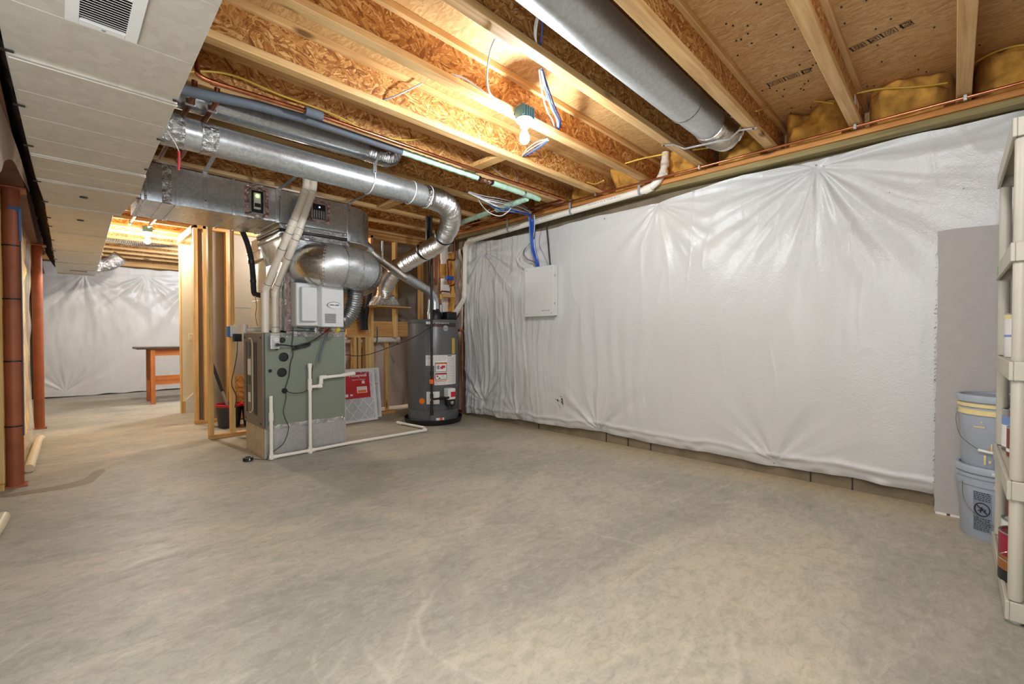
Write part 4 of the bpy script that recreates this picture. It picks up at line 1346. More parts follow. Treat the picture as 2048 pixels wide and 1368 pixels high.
# ================================================================== WATER HEATER
WC = Vector((3.227, 4.545, 0))
WR = .305
PHI = math.atan2(-4.545, -3.227)
wh = thing('water_heater', 'tall dark grey gas water heater standing in a black drain pan', 'water heater', (WC.x, WC.y, .03))
MB().lathe(WC, [(.29, .035), (WR, .045), (WR, .17)], 48).build('base_skirt', M['heater'], wh, smooth=30)
MB().lathe(WC, [(WR - .002, .172), (WR, .176), (WR, 1.19), (WR - .002, 1.194)], 48).build('tank', M['heater'], wh, smooth=30)
MB().lathe(WC, [(WR + .003, 1.194), (WR + .004, 1.225), (WR - .012, 1.236), (0, 1.244)], 48).build('top_cap', M['heater'], wh, smooth=30)


def ang(px): return PHI + math.asin(max(-1, min(1, (px - 868) * 5.22 / 895 / WR)))


def zz(y, w=5.2): return 1.05 - (y - 670) * w / 895


def patch(px0, px1, y0, y1, mat, name, lift=.001, parent=None, thick=.0012):
    a0, a1, z0, z1 = ang(px0), ang(px1), zz(y1), zz(y0)
    n = 10
    mb = MB()
    r0, r1 = WR + lift - .0005, WR + lift + thick
    mb.lathe((WC.x, WC.y, 0), [(r0, z0), (r1, z0), (r1, z1), (r0, z1)], n, (0, 0, 1), a0, a1)
    return mb.build(name, M[mat], parent or wh)


def wtext(s, px, y, size, mat, parent, lift=.003, sq=.9):
    a = ang(px)
    n_ = Vector((math.cos(a), math.sin(a), 0))
    ux = Vector((0, 0, 1)).cross(n_)
    return text(s, size, Vector((WC.x, WC.y, 0)) + n_ * (WR + lift) + Vector((0, 0, zz(y))), ux, (0, 0, 1), M[mat], parent, squeeze=sq, depth=.0003, bold=.0004)


bandm = patch(853, 913, 641, 653, 'furnace_dark', 'name_band')
patch(854, 863, 643, 648, 'white', 'band_end', .0022, bandm)
for i, (ch, px) in enumerate(zip('PERFORMANCE', range(868, 906, 3))):
    wtext(ch, px, 646, .020, 'white', bandm, .0028)
an = ang(892)
nv_ = Vector((math.cos(an), math.sin(an), 0))
cc = Vector((WC.x, WC.y, zz(656))) + nv_ * (WR - .004)
bz = MB().lathe(cc, [(.034, 0), (.034, .009), (.030, .0095), (.030, .008), (0, .008)], 28, nv_).build('round_badge', M['strap'], wh, smooth=40)
text('Rheem', .020, cc + nv_ * .010, Vector((0, 0, 1)).cross(nv_), (0, 0, 1), M['inkgrey'], bz, depth=.0004, bold=.0005)
pts = [(866, 650), (876, 653), (886, 654), (900, 653), (911, 650)]
MB().tube([Vector((WC.x, WC.y, zz(y))) + Vector((math.cos(ang(p)), math.sin(ang(p)), 0)) * (WR + .003) for p, y in pts], .002, 5).build('red_swoosh', M['red'], bandm)


def print_lines(px0, px1, y0, y1, parent, step=2.6, mat='inkgrey', seed=1, lift=.0024):
    rnd = random.Random(seed)
    y = y0
    while y < y1:
        p = px0
        while p < px1 - 2:
            l = rnd.uniform(2, 6)
            patch(p, min(p + l, px1), y, y + .8, mat, 'print_line', lift, parent, .0003)
            p += l + 1
        y += step


la = patch(853, 870, 710, 731, 'paper', 'instruction_label')
print_lines(854, 869, 713, 716, la, seed=2)
lb = patch(870, 913, 710, 770, 'paper', 'instruction_label')
print_lines(872, 893, 712, 722, lb, seed=3)
print_lines(896, 911, 714, 766, lb, seed=4, step=3.4)
patch(896, 904, 711, 712.4, 'ink', 'heading', .0024, lb, .0003)
for y0, y1, cm in ((725, 744, 'orange'), (746, 760, 'red')):
    patch(871.5, 894.5, y0, y1, 'ink', 'warning_frame', .0022, lb, .0004)
    patch(872.5, 893.5, y0 + 1, y1 - 1, 'paper', 'warning_face', .0028, lb, .0004)
    patch(872.5, 893.5, y0 + 1, y0 + 3.2, cm, 'warning_head', .0034, lb, .0004)
patch(884, 891, 731, 736, 'red', 'flame_picture', .0036, lb, .0004)
patch(882, 887, 733, 738, 'red', 'flame_picture', .0038, lb, .0004)
for i in range(14):
    a = 2 * PI * i / 14
    patch(877.5 + 3.2 * math.cos(a) - .5, 877.5 + 3.2 * math.cos(a) + .5, 734.5 + 3.4 * math.sin(a) - .6, 734.5 + 3.4 * math.sin(a) + .6, 'ink', 'forbidden_ring', .0036, lb, .0004)
patch(876.5, 878.5, 732, 737, 'ink', 'can_picture', .0036, lb, .0004)
patch(874.5, 877.5, 751, 753.5, 'ink', 'step_picture', .0036, lb, .0004)
patch(878, 881.5, 755, 757.5, 'ink', 'step_picture', .0036, lb, .0004)
print_lines(884, 892, 750, 758, lb, seed=6, lift=.0036)
patch(871.5, 894, 761.5, 763, 'orange', 'warning_head', .0024, lb, .0004)
print_lines(872, 893, 764.5, 769, lb, seed=7)
lc = patch(854.5, 880, 783, 808, 'paper', 'rating_label')
os_ = Vector((math.cos(ang(845.5)), math.sin(ang(845.5)), 0))
MB().lathe(Vector((WC.x, WC.y, zz(802))) + os_ * (WR - .003), [(.034, 0), (.034, .006), (0, .006)], 26, os_).build('orange_sticker', M['orange'], wh)
patch(873, 889, 836, 841, 'paper', 'low_sticker', .002)
patch(880, 886, 836, 841, 'orange', 'low_sticker', .0026)
patch(905, 911, 676, 708, 'wireyellow', 'energy_label', .002)
# control valve
av = ang(897)
nv2 = Vector((math.cos(av), math.sin(av), 0))
sv = Vector((0, 0, 1)).cross(nv2)
vb_ = Vector((WC.x, WC.y, 0))
def vbox(d0, d1, s0, s1, z0, z1):
    mb = MB()
    vs = [vb_ + nv2 * (WR + d) + sv * s_ + Vector((0, 0, z)) for z in (z0, z1) for s_ in (s0, s1) for d in (d0, d1)]
    return mb.add(vs, [(0, 2, 3, 1), (4, 5, 7, 6), (0, 1, 5, 4), (2, 6, 7, 3), (0, 4, 6, 2), (1, 3, 7, 5)])
gv = vbox(-.01, .085, -.055, .05, .30, .43).build('gas_valve', M['white'], wh, bev=.01)
vbox(.08, .088, -.02, .045, .33, .39).build('valve_label', M['red'], gv)
vbox(0, .075, -.055, .055, .225, .305).build('valve_body', M['iron'], gv, bev=.015)
MB().lathe(vb_ + nv2 * (WR + .07) + Vector((0, 0, .262)), [(.022, 0), (.022, .02), (.015, .024), (0, .024)], 16, nv2).build('knob', M['strap'], gv, smooth=40)
for s_ in (-.04, .03): MB().tube([vb_ + nv2 * (WR + .03) + sv * s_ + Vector((0, 0, .24)), vb_ + nv2 * (WR + .05) + sv * s_ * .6 + Vector((0, 0, .18))], .008, 8).build('feed_tube', M['iron'], gv)
# fittings on top
MB().lathe((3.227, 4.50, 1.238), [(.085, 0), (.085, .02), (.075, .085), (.05, .11), (.05, .13)], 24).build('vent_hood', M['black'], wh, smooth=40)
MB().box(3.30, 3.45, 4.36, 4.47, 1.238, 1.335).build('blower_box', M['black'], wh, bev=.012)
MB().lathe((3.08, 4.42, 1.23), [(.022, 0), (.022, .09), (.014, .1), (.014, .24)], 14).build('inlet_nipple', M['strap'], wh, smooth=40)
MB().lathe((3.345, 4.55, 1.23), [(.018, 0), (.018, .20), (.014, .21)], 14).build('outlet_nipple', M['iron'], wh, smooth=40)
for k in range(10): MB().lathe((3.345, 4.55, 1.27 + k * .016), [(.019, 0), (.022, .008), (.019, .016)], 14, caps=False).build('flex_connector', M['strap'], wh, smooth=60)

dp = thing('drain_pan', 'black round drain pan on the slab under the grey water heater', 'pan', (WC.x, WC.y, 0))
MB().lathe(WC, [(.325, .001), (.345, .06), (.35, .064), (.353, .06), (.335, .001)], 48, caps=False).build('rim', M['black'], dp, smooth=40)
MB().lathe(WC, [(.33, .001), (.33, .006)], 48).build('floor_disc', M['black'], dp, smooth=40)

# flue from the heater hood up to the plenum side
fl = thing('flue_pipe', 'silver flue pipe slanting up from the water heater behind the fat round duct', 'pipe', (3.22, 4.50, 1.36))
FP = [(3.222, 4.505, 1.36), (3.222, 4.505, 1.50), (3.13, 4.50, 1.585), (2.60, 4.47, 1.80), (2.16, 4.36, 2.03)]
MB().tube(fillet(FP[:4], .09, 6), .052, 22).build('lower_pipe', M['galv'], fl, smooth=50)
MB().tube([(2.98, 4.493, 1.645), (2.80, 4.482, 1.72)], .056, 22).build('sleeve', M['galv'], fl, smooth=50)
fe = MB()
flex(fe, [(2.80, 4.482, 1.72), (2.40, 4.43, 1.905), (2.30, 4.40, 1.955)], .054, .012, .003, 22).build('flexible_part', M['flexfoil'], fl, smooth=60)
MB().tube([(2.32, 4.405, 1.945), (2.12, 4.345, 2.05)], .058, 22).build('upper_pipe', M['galv'], fl, smooth=50)
for p in ((2.26, 4.388, 1.975), (2.19, 4.368, 2.013)): MB().tube([p, (p[0] - .012, p[1] - .003, p[2] + .006)], .061, 22).build('crimp_ring', M['galv'], fl, smooth=50)
strap_hanger('flue_hanger', 'small bent steel hanger holding the slanting silver flue pipe', [(2.28, 4.30, 2.06), (2.42, 4.32, 2.05), (2.44, 4.36, 1.86)], .02)

# black gas pipe
gp = thing('gas_pipe', 'thin black iron gas pipe standing upright before the grey water heater', 'pipe', (2.93, 4.19, .16))
GX, GY = 2.955, 4.195
MB().tube([(GX, GY, .15), (GX, GY, 2.40)], .0135, 12).build('riser', M['iron'], gp, smooth=50)
for z in (.36, .28, .17, .62): MB().tube([(GX, GY, z - .025), (GX, GY, z + .025)], .019, 12).build('fitting', M['iron'], gp, smooth=50)
MB().tube([(GX, GY, .325), (GX + .19, GY - .03, .325), (3.17, 4.155, .33)], .0125, 12).build('branch', M['iron'], gp, smooth=50)
MB().tube([(GX + .1, GY - .015, .325), (GX + .16, GY - .025, .325)], .022, 6).build('union', M['iron'], gp)
MB().tube([(GX + .13, GY - .02, .325), (3.13, 4.165, .326)], .016, 12).build('fitting', M['iron'], gp, smooth=50)
MB().box(GX - .018, GX + .018, GY - .03, GY + .02, .50, .55).build('shut_off', M['orange'], gp, bev=.005)
MB().bar((GX, GY - .03, .50), (GX + .01, GY - .032, .585), .014, .006, (0, 1, 0)).build('shut_off_handle', M['red'], gp)
MB().box(GX - .035, GX + .02, GY + .03, GY + .07, 1.98, 2.39).build('black_sleeve', M['black'], gp, bev=.01)

# cable sagging across the studs to the heater
cb = thing('black_cord', 'thin black wire sagging across the studs to the grey water heater', 'cord', (2.5, 4.3, .95))
MB().tube(spline([(1.93, 4.16, .862), (2.06, 4.2, .845), (2.22, 4.24, .855), (2.45, 4.25, .92), (2.72, 4.22, 1.02), (2.92, 4.20, 1.13), (3.04, 4.245, 1.19)], 8), .004, 6).build('cord', M['black'], cb, smooth=60)

# copper and shut-off valves in the corner
cv = thing('water_manifold', 'cluster of old copper water lines with blue handled valves in the corner', 'pipe', (3.45, 4.70, 1.4))
for run in ([(3.43, 4.80, 2.33), (3.43, 4.80, 1.78), (3.46, 4.80, 1.70)], [(3.50, 4.80, 2.33), (3.50, 4.80, 1.72)], [(3.62, 4.62, 2.36), (3.62, 4.62, 2.02), (3.50, 4.62, 2.02), (3.50, 4.62, 1.72)],
            [(3.56, 4.64, 1.98), (3.56, 4.64, 1.72)], [(3.60, 4.6, 1.80), (3.60, 4.6, 1.70), (3.52, 4.6, 1.68)], [(3.345, 4.55, 1.43), (3.345, 4.55, 1.60), (3.50, 4.58, 1.60)]):
    MB().tube(fillet(run, .03, 4), .0095, 10).build('pipe', M['copper_old'], cv, smooth=50)
for x in (3.46, 3.50, 3.54):
    h = MB().box(x - .016, x + .016, 4.55, 4.60, 1.755, 1.80).build('valve_handle', M['blue'], cv, bev=.006)
MB().box(3.47, 3.57, 4.66, 4.68, 1.58, 1.70).build('tag', M['paper'], cv)
MB().box(3.44, 3.62, 4.60, 4.66, 1.535, 1.58).build('brace', M['plate'], cv, bev=.003)
MB().tube([(3.345, 4.55, 1.50), (3.345, 4.55, 1.56)], .016, 10).build('fitting', M['wireyellow'], cv, smooth=50)
# relief line on the near side of the heater
rl = thing('relief_pipe', 'thin copper relief pipe running down beside the water heater by the white sheet', 'pipe', (3.52, 4.36, .05))
MB().tube([(3.50, 4.42, 1.12), (3.525, 4.38, 1.12), (3.535, 4.365, 1.08), (3.535, 4.365, .08)], .0115, 10).build('pipe', M['copper_old'], rl, smooth=50)
MB().box(3.49, 3.55, 4.36, 4.41, 1.095, 1.13).build('valve', M['copper'], rl, bev=.006)

# big plastic waste pipe in the corner, with the wall line joining it
wp_ = thing('waste_pipe', 'white plastic waste pipe along the top of the long sheeted wall, dropping in the corner', 'pipe', (3.60, 4.30, 0))
PX = 3.598
MB().tube(fillet([(PX + .04, 1.76, 2.60), (PX + .03, 1.765, 2.46), (PX, 1.80, 2.36), (PX, 1.90, 2.312), (PX, 4.30, 2.222), (PX + .02, 4.38, 2.20), (PX + .02, 4.40, 2.14), (PX + .02, 4.42, 1.52), (PX - .0, 4.64, 1.27), (3.60, 4.70, 1.20)], .06, 6), .030, 20).build('pipe', M['pvc'], wp_, smooth=50)
for a, b in (((PX + .034, 1.763, 2.48), (PX + .036, 1.762, 2.53)), ((PX, 1.86, 2.325), (PX, 1.93, 2.311)), ((PX, 1.76, 2.40), (PX + .01, 1.765, 2.43)), ((PX, 4.24, 2.2255), (PX, 4.30, 2.2225)), ((PX + .02, 4.40, 2.16), (PX + .02, 4.40, 2.10)), ((PX + .02, 4.42, 1.60), (PX + .02, 4.42, 1.53)), ((PX + .01, 4.52, 1.40), (PX, 4.60, 1.31))):
    MB().tube([a, b], .036, 20).build('coupling', M['pvc'], wp_, smooth=50)
for y in (1.97, 2.72, 3.60):
    z = 2.312 - (y - 1.9) * .0375
    ring = [(PX + .0335 * math.cos(a), y, z + .0335 * math.sin(a)) for a in np.linspace(-PI * 1.15, PI * .15, 15)]
    mb = MB()
    for p, q in zip(ring[:-1], ring[1:]): mb.bar(p, q, .022, .003, (0, 0, 1) if abs(q[2] - p[2]) < abs(q[0] - p[0]) else (1, 0, 0))
    mb.bar((PX - .031, y, z + .01), (PX - .031, y, 2.385), .022, .003, (1, 0, 0))
    mb.build('pipe_hook', M['greytape'], wp_)
rnd = random.Random(4)
pr = MB()
for y0, y1 in ((2.15, 2.50), (2.95, 3.15), (3.4, 3.9)):
    y = y0
    while y < y1:
        z = 2.312 - (y - 1.9) * .0375
        pr.box(PX - .0312, PX - .0298, y, y + rnd.uniform(.004, .012), z - .004, z + .004)
        y += rnd.uniform(.015, .03)
pr.build('printed_line', M['inkgrey'], wp_, kind='stuff')
vp = thing('waste_stack', 'upright white plastic pipe behind the copper lines in the corner', 'pipe', (3.63, 4.85, 0))
MB().tube([(3.63, 4.86, 0), (3.63, 4.86, 2.30)], .052, 22).build('pipe', M['pvc'], vp, smooth=50)
for z in (2.10, 1.5, 1.28): MB().tube([(3.63, 4.86, z - .05), (3.63, 4.86, z + .05)], .058, 22).build('coupling', M['pvc'], vp, smooth=50)
yb = MB()
yb.grid(lambda a, b: (3.68 + .012 * math.sin(a * 9 + b * 20), 4.70 + .25 * a, 1.15 + 1.0 * b), 8, 24)
yb.build('wool_strip', M['yellow'], vp)
MB().lathe((3.60, 4.84, 1.90), [(.055, -.09), (.075, -.03), (.07, .05), (.05, .09)], 14).build('wool_strip', M['yellow'], vp, smooth=60)

# ================================================================== STEEL POSTS AND THINGS ON THE PARTITION SIDE
def post(x, y, label, extra):
    t = thing('support_post', label, 'post', (x, y, 0))
    r = .044
    MB().lathe((x, y, 0), [(r, .012), (r, 2.05)], 28).build('pipe', M['post'], t, smooth=40)
    MB().box(x - .06, x + .06, y - .06, y + .06, 0, .012).build('base_plate', M['post'], t, bev=.002)
    MB().box(x - .075, x + .075, y - .09, y + .09, 2.05, 2.0615).build('top_plate', M['post'], t, bev=.002)
    if extra:
        for z in (.42, .87, 1.30, 1.667):
            MB().lathe((x, y, z), [(r + .0005, -.005), (r + .003, -.004), (r + .003, .004), (r + .0005, .005)], 28, caps=False).build('black_tie', M['black'], t, smooth=40)
    return t


post(-.224, 4.64, 'red oxide steel post with black ties and blue tape standing by the filmed partition', True)
post(-.165, 7.31, 'red oxide steel post further along the beam at the end of the film', False)
bt_ = thing('blue_cable', 'blue wire taped up the side of the tied red steel post', 'cable', (-.18, 4.62, 1.0))
MB().tube([(-.181, 4.622, 1.93), (-.179, 4.620, 1.2), (-.179, 4.62, .35)], .004, 7).build('wire', M['greywire'], bt_)
MB().prism([(-.235, 4.594, 1.935), (-.176, 4.615, 1.935), (-.176, 4.615, 1.70), (-.186, 4.608, 1.70), (-.188, 4.606, 1.91), (-.235, 4.592, 1.915)], (.001, -.003, 0)).build('tape', M['bluetape'], bt_)
fr = thing('pipe_foam', 'cream foam tube lying on the slab along the foot of the filmed partition', 'foam tube', (-.165, 5.7, 0))
MB().tube([(-.172, 5.02, .031), (-.16, 5.7, .031), (-.15, 6.30, .031), (-.135, 6.42, .033)], .03, 16).build('tube', M['cpvc'], fr, smooth=50)
fr = thing('pipe_foam', 'end of a cream foam tube on the slab before the tied red post', 'foam tube', (-.26, 3.6, 0))
MB().tube([(-.275, 3.2, .031), (-.24, 3.62, .031), (-.232, 3.78, .031)], .03, 16).build('tube', M['cpvc'], fr, smooth=50)

# loose flap of plastic hanging off the beam
fp_ = thing('plastic_flap', 'crumpled loose flap of plastic hanging off the beam above the tied post', 'plastic sheet', (-.17, 3.8, 2.05))
UP = [(-0.186, 2.711, 2.052), (-0.168, 2.934, 2.052), (-0.156, 3.275, 2.052), (-0.145, 3.614, 2.052), (-0.138, 4.024, 2.052), (-0.132, 4.557, 2.05)]
LO = [(-0.225, 3.2, 1.817), (-0.195, 3.35, 1.851), (-0.189, 3.55, 1.963), (-0.174, 3.85, 2.049), (-0.154, 4.1, 2.031), (-0.128, 4.42, 2.007)]
UPs, LOs = spline(UP, 8), spline(LO, 8)
nn = len(UPs) - 1
mb = MB()
mb.grid(lambda a, b: UPs[round(a * nn)].lerp(LOs[round(a * nn)], b) + Vector((0, -.02 * math.sin(a * 19 + b * 5) * math.sin(PI * b), .0)), nn, 12)
mb.build('flap', M['pinkfilm'], fp_, smooth=60)

# ================================================================== BACK ROOM
tb = thing('work_table', 'wooden table with a dark top standing before the far plastic sheet', 'table', (1.4, 8.9, 0))
MB().box(.81, 2.3, 8.62, 9.22, .835, .868).build('tabletop', M['tabletop'], tb, bev=.004)
MB().box(.985, 2.15, 8.66, 8.685, .735, .835).build('apron', M['tablewoodx'], tb, bev=.003)
MB().box(.985, 2.15, 9.12, 9.145, .735, .835).build('apron', M['tablewoodx'], tb, bev=.003)
MB().box(1.0, 2.15, 8.665, 8.69, .29, .43).build('rail', M['tablewoodx'], tb, bev=.003)
for x in (.97, 2.12):
    for y in (8.64, 9.10): MB().box(x, x + .055, y, y + .055, 0, .835).build('leg', M['tablewood'], tb, bev=.003)
for i, (x, lab) in enumerate(((.60, 'thin white water pipe under the back room joists, the one nearer the main duct'), (.78, 'thin white water pipe under the back room joists, the one nearer the warm bulb'))):
    t = thing('water_pipe', lab, 'pipe', (x, 5.8, 2.36))
    MB().tube([(x, 4.75, 2.34), (x, 6.95, 2.36), (x - .0, 7.0, 2.37)], .011, 10).build('pipe', M['cpvc'], t, smooth=50)
    for y in (5.30, 5.9, 6.8): MB().box(x - .016, x + .016, y - .008, y + .008, 2.34, 2.384).build('clip', M['greytape'], t)
fx = thing('flexible_duct', 'foil flexible duct lying flat between the back room joists', 'duct', (.8, 8.4, 2.42))
mb = MB()
flex(mb, spline([(.46, 8.35, 2.44), (.8, 8.40, 2.42), (1.15, 8.42, 2.45), (1.35, 8.42, 2.5)], 8), .085, .02, .005, 20).build('hose', M['flexfoil'], fx, smooth=60)

bk = thing('mop_bucket', 'dark navy bucket with a red rim behind the bare studs', 'bucket', (1.36, 5.90, 0))
MB().lathe((1.36, 5.90, 0), [(.105, .004), (.13, .24), (.13, .25), (.115, .25), (.1, .02), (0, .02)], 26).build('body', M['navy'], bk, smooth=40)
MB().lathe((1.36, 5.90, 0), [(.133, .238), (.14, .245), (.14, .268), (.128, .27), (.128, .24)], 26, caps=False).build('rim', M['red'], bk, smooth=40)
bk2 = dup(bk, (1.60, 5.83, 0), 'second dark red-rimmed bucket, the one touching the return duct side')
mo = thing('mop', 'black mop handle with a red end leaning in the red-rimmed bucket', 'mop', (1.36, 5.88, .1))
MB().tube([(1.40, 5.86, .03), (1.22, 5.98, .72)], .014, 12).build('shaft', M['greytape'], mo, smooth=50)
MB().tube([(1.30, 5.926, .41), (1.222, 5.978, .71)], .0165, 12).build('sleeve', M['black'], mo, smooth=50)
MB().tube([(1.222, 5.978, .712), (1.19, 6.0, .84)], .0165, 12).build('grip', M['red'], mo, smooth=50)

ow = thing('wall_outlet', 'white outlet on a bare stud with a black plug-in adapter', 'outlet', (1.262, 5.29, 1.0))
MB().box(1.215, 1.245, 5.285, 5.36, 1.03, 1.14).build('blue_box', M['bluetape'], ow, bev=.003)
op = MB().box(1.235, 1.305, 5.275, 5.303, 1.035, 1.15).build('cover', M['white'], ow, bev=.004)
MB().lathe((1.268, 5.275, 1.12), [(.018, 0), (.018, .002), (0, .002)], 16, (0, -1, 0)).build('socket', M['cream'], op)
MB().box(1.252, 1.33, 5.22, 5.274, .985, 1.065).build('adapter', M['black'], ow, bev=.006)
MB().tube(spline([(1.29, 5.25, .99), (1.285, 5.25, .85), (1.265, 5.27, .70), (1.24, 5.27, .55), (1.28, 5.27, .42), (1.27, 5.28, .30)], 8), .004, 6).build('cord', M['black'], ow)
yc = thing('yellow_cable', 'yellow electric cable running down the stud to the white outlet', 'cable', (1.25, 5.29, 1.2))
MB().tube(spline([(1.262, 5.293, 2.37), (1.25, 5.292, 2.0), (1.265, 5.292, 1.7), (1.272, 5.292, 1.4), (1.27, 5.292, 1.2), (1.24, 5.285, 1.14)], 8), .006, 8).build('cable', M['wireyellow'], yc, smooth=60)
ls = thing('line_set', 'black foam insulated refrigerant line curving down to the tan-lit return duct', 'pipe', (1.36, 4.85, 1.7))
MB().tube(spline([(1.211, 4.8, 2.079), (1.272, 4.8, 1.919), (1.304, 4.78, 1.721), (1.315, 4.78, 1.493)], 8), .024, 14).build('line', M['rubber'], ls, smooth=50)
MB().tube(fillet([(1.315, 4.78, 1.493), (1.319, 4.78, 1.445), (1.368, 4.68, 1.423), (1.433, 4.62, 1.423)], .03, 5), .024, 14).build('line', M['rubber'], ls, smooth=50)
for p, q in (((1.295, 4.78, 1.767), (1.3, 4.78, 1.739)), ((1.311, 4.78, 1.578), (1.313, 4.78, 1.555))): MB().tube([p, q], .027, 14).build('tape_wrap', M['black'], ls, smooth=50)
MB().tube(spline([(1.294, 4.66, 1.417), (1.306, 4.66, 1.324), (1.297, 4.66, 1.23), (1.316, 4.67, 1.137)], 6), .004, 6).build('wire', M['wireyellow'], ls)

# ================================================================== BEHIND THE FURNACE: FILTERS, FOAM TUBES, CAPPED PIPE
def air_filter(label, x0, x1, yb, yt, h, name_panel, cat='air filter'):
    t = thing('air_filter', label, cat, ((x0 + x1) / 2, yb, 0))
    D = Vector((0, yt - yb, h)).normalized()
    L = h
    N = Vector((0, -D.z, D.y))          # towards the viewer side
    O = Vector((x0, yb, .004))
    W = x1 - x0
    th = .022

    def p(a, b, c): return O + Vector((a, 0, 0)) + D * b + N * c

    def slab(a0, a1, b0, b1, c0, c1, mat, nm, par=t, bev=0):
        vs = [p(a, b, c) for c in (c0, c1) for b in (b0, b1) for a in (a0, a1)]
        return MB().add(vs, [(0, 2, 3, 1), (4, 5, 7, 6), (0, 1, 5, 4), (2, 6, 7, 3), (0, 4, 6, 2), (1, 3, 7, 5)]).build(nm, M[mat], par, bev=bev)

    fw = .028
    for a in ((0, fw, 0, L), (W - fw, W, 0, L), (fw, W - fw, 0, fw), (fw, W - fw, L - fw, L)): slab(*a, 0, th, 'card', 'frame_side')
    n = 44
    mb = MB()
    prof = []
    for i in range(n + 1): prof.append((fw + (W - 2 * fw) * i / n, .006 if i % 2 else .015))
    vs = [p(a, b, c) for a, c in prof for b in (fw, L - fw)]
    mb.add(vs, [(2 * i, 2 * i + 2, 2 * i + 3, 2 * i + 1) for i in range(n)])
    mb.build('pleated_media', M['pleat'], t)
    # diagonal card lattice over the pleats
    s_ = .145
    for sgn in (1, -1):
        for k in range(-8, 12):
            pts = []
            c0 = k * s_
            # line a = c0 + sgn*b*0.85
            best = []
            for j in range(121):
                b = fw + (L - 2 * fw) * j / 120
                a = c0 + sgn * b * .85
                if fw <= a <= W - fw: best.append((a, b))
            if len(best) < 4: continue
            (a0, b0), (a1, b1) = best[0], best[-1]
            MB().bar(p(a0, b0, .0185), p(a1, b1, .0185), .011, .003, tuple(N)).build('lattice_strip', M['card'], t)
    if name_panel:
        lp = slab(.0, W - .075, L * .46, L - .02, th, th + .0012, 'red', 'printed_wrap')
        text('Honeywell', .052, p(.315, L * .90, th + .0022), (1, 0, 0), D, M['white'], lp, 'lettering', .0004, .0012)
        text('Superior Allergen', .024, p(.32, L * .82, th + .0022), (1, 0, 0), D, M['white'], lp, 'lettering', .0004)
        for a0, a1, b0, b1, m_ in ((.35, .44, .945, .965, 'white'), (.29, .42, .555, .68, 'card'), (.06, .12, .50, .55, 'white'), (.13, .175, .495, .55, 'white'), (.20, .232, .51, .545, 'white'), (.36, .395, .735, .79, 'white')):
            c = slab(a0, a1, b0 * L / 1.0, b1 * L, th + .001, th + .0024, m_, 'printed_box', lp)
        slab(.30, .41, .565 * L, .61 * L, th + .002, th + .0032, 'orange', 'product_picture', lp)
        slab(.36, .43, .948 * L, .962 * L, th + .002, th + .0032, 'ink', 'printed_box', lp)
    return t


air_filter('framed pleated air filter with a red printed wrap leaning behind the furnace', 2.24, 2.775, 5.10, 5.20, .62, True)
air_filter('plain pleated air filter leaning behind the red printed one', 2.36, 2.90, 5.235, 5.305, .63, False)

for pts, lab in (([(2.702, 5.33, 1.116), (2.696, 5.33, 1.242), (2.67, 5.33, 1.412)], 'straight black foam pipe sleeve standing on the stud header behind the furnace'),
                 ([(2.745, 5.335, 1.116), (2.743, 5.33, 1.275), (2.763, 5.3, 1.497), (2.788, 5.28, 1.656)], 'taller bent black foam pipe sleeve standing on the stud header behind the furnace')):
    t = thing('foam_sleeve', lab, 'foam tube', pts[0])
    MB().tube(spline(pts, 5), .034, 16).build('sleeve', M['rubber'], t, smooth=50)
cp = thing('capped_pipe', 'fat white plastic pipe with an end cap hung level behind the studs', 'pipe', (2.9, 5.50, .99))
MB().tube([(2.40, 5.497, .985), (3.30, 5.497, .992)], .040, 22).build('pipe', M['pvc'], cp, smooth=50)
MB().tube([(3.26, 5.497, .992), (3.32, 5.497, .992)], .046, 22).build('cap', M['pvc'], cp, smooth=50)
MB().bar((2.97, 5.452, 1.0), (2.97, 5.449, 1.16), .02, .003, (0, 1, 0)).build('hanger', M['strap'], cp)
MB().lathe((2.97, 5.497, .989), [(.042, -.01), (.0435, -.01), (.0435, .01), (.042, .01)], 22, (1, 0, 0), caps=False).build('hanger', M['strap'], cp, smooth=50)

# ================================================================== PIPES AND CABLES UNDER THE JOISTS
ip = thing('insulated_pipe', 'water pipe in grey foam then pale green wrap under the joists beside a copper line', 'pipe', (1.6, 2.8, 2.34))
MB().tube(spline([(.34, 2.80, 2.29), (.50, 2.80, 2.30), (.75, 2.80, 2.335), (1.03, 2.80, 2.355), (1.04, 2.80, 2.355)], 6), .027, 16).build('foam', M['foamgrey'], ip, smooth=50)
MB().tube([(1.04, 2.80, 2.353), (1.72, 2.80, 2.352)], .023, 16).build('foam', M['foamgrey'], ip, smooth=50)
rnd = random.Random(6)
def wrap(mb, a, b, r):
    Q = resample([a, b], .02)
    J = [rnd.uniform(-.002, .003) for _ in Q]
    return mb.tube(Q, r, 14, rf=lambda i: r + J[i] + .002 * (i % 3 == 0))
wrap(MB(), (1.72, 2.80, 2.352), (2.43, 2.80, 2.345), .022).build('fibre_wrap', M['mint'], ip, smooth=60)
MB().tube([(2.43, 2.80, 2.345), (2.60, 2.80, 2.343)], .012, 12).build('bare_pipe', M['copper'], ip, smooth=50)
for x in (2.44, 2.50, 2.55, 2.585): MB().tube([(x, 2.80, 2.344), (x + .018, 2.80, 2.344)], .021 if x != 2.50 else .017, 12).build('fitting', M['black' if x in (2.44, 2.585) else 'strap'], ip, smooth=50)
wrap(MB(), (2.60, 2.80, 2.343), (3.12, 2.80, 2.338), .024).build('fibre_wrap', M['mint'], ip, smooth=60)
MB().tube([(2.98, 2.80, 2.339), (3.00, 2.80, 2.339)], .027, 12).build('fitting', M['strap'], ip, smooth=50)
wrap(MB(), (3.10, 2.80, 2.335), (3.20, 2.80, 2.333), .022).build('fibre_wrap', M['mint'], ip, smooth=60)
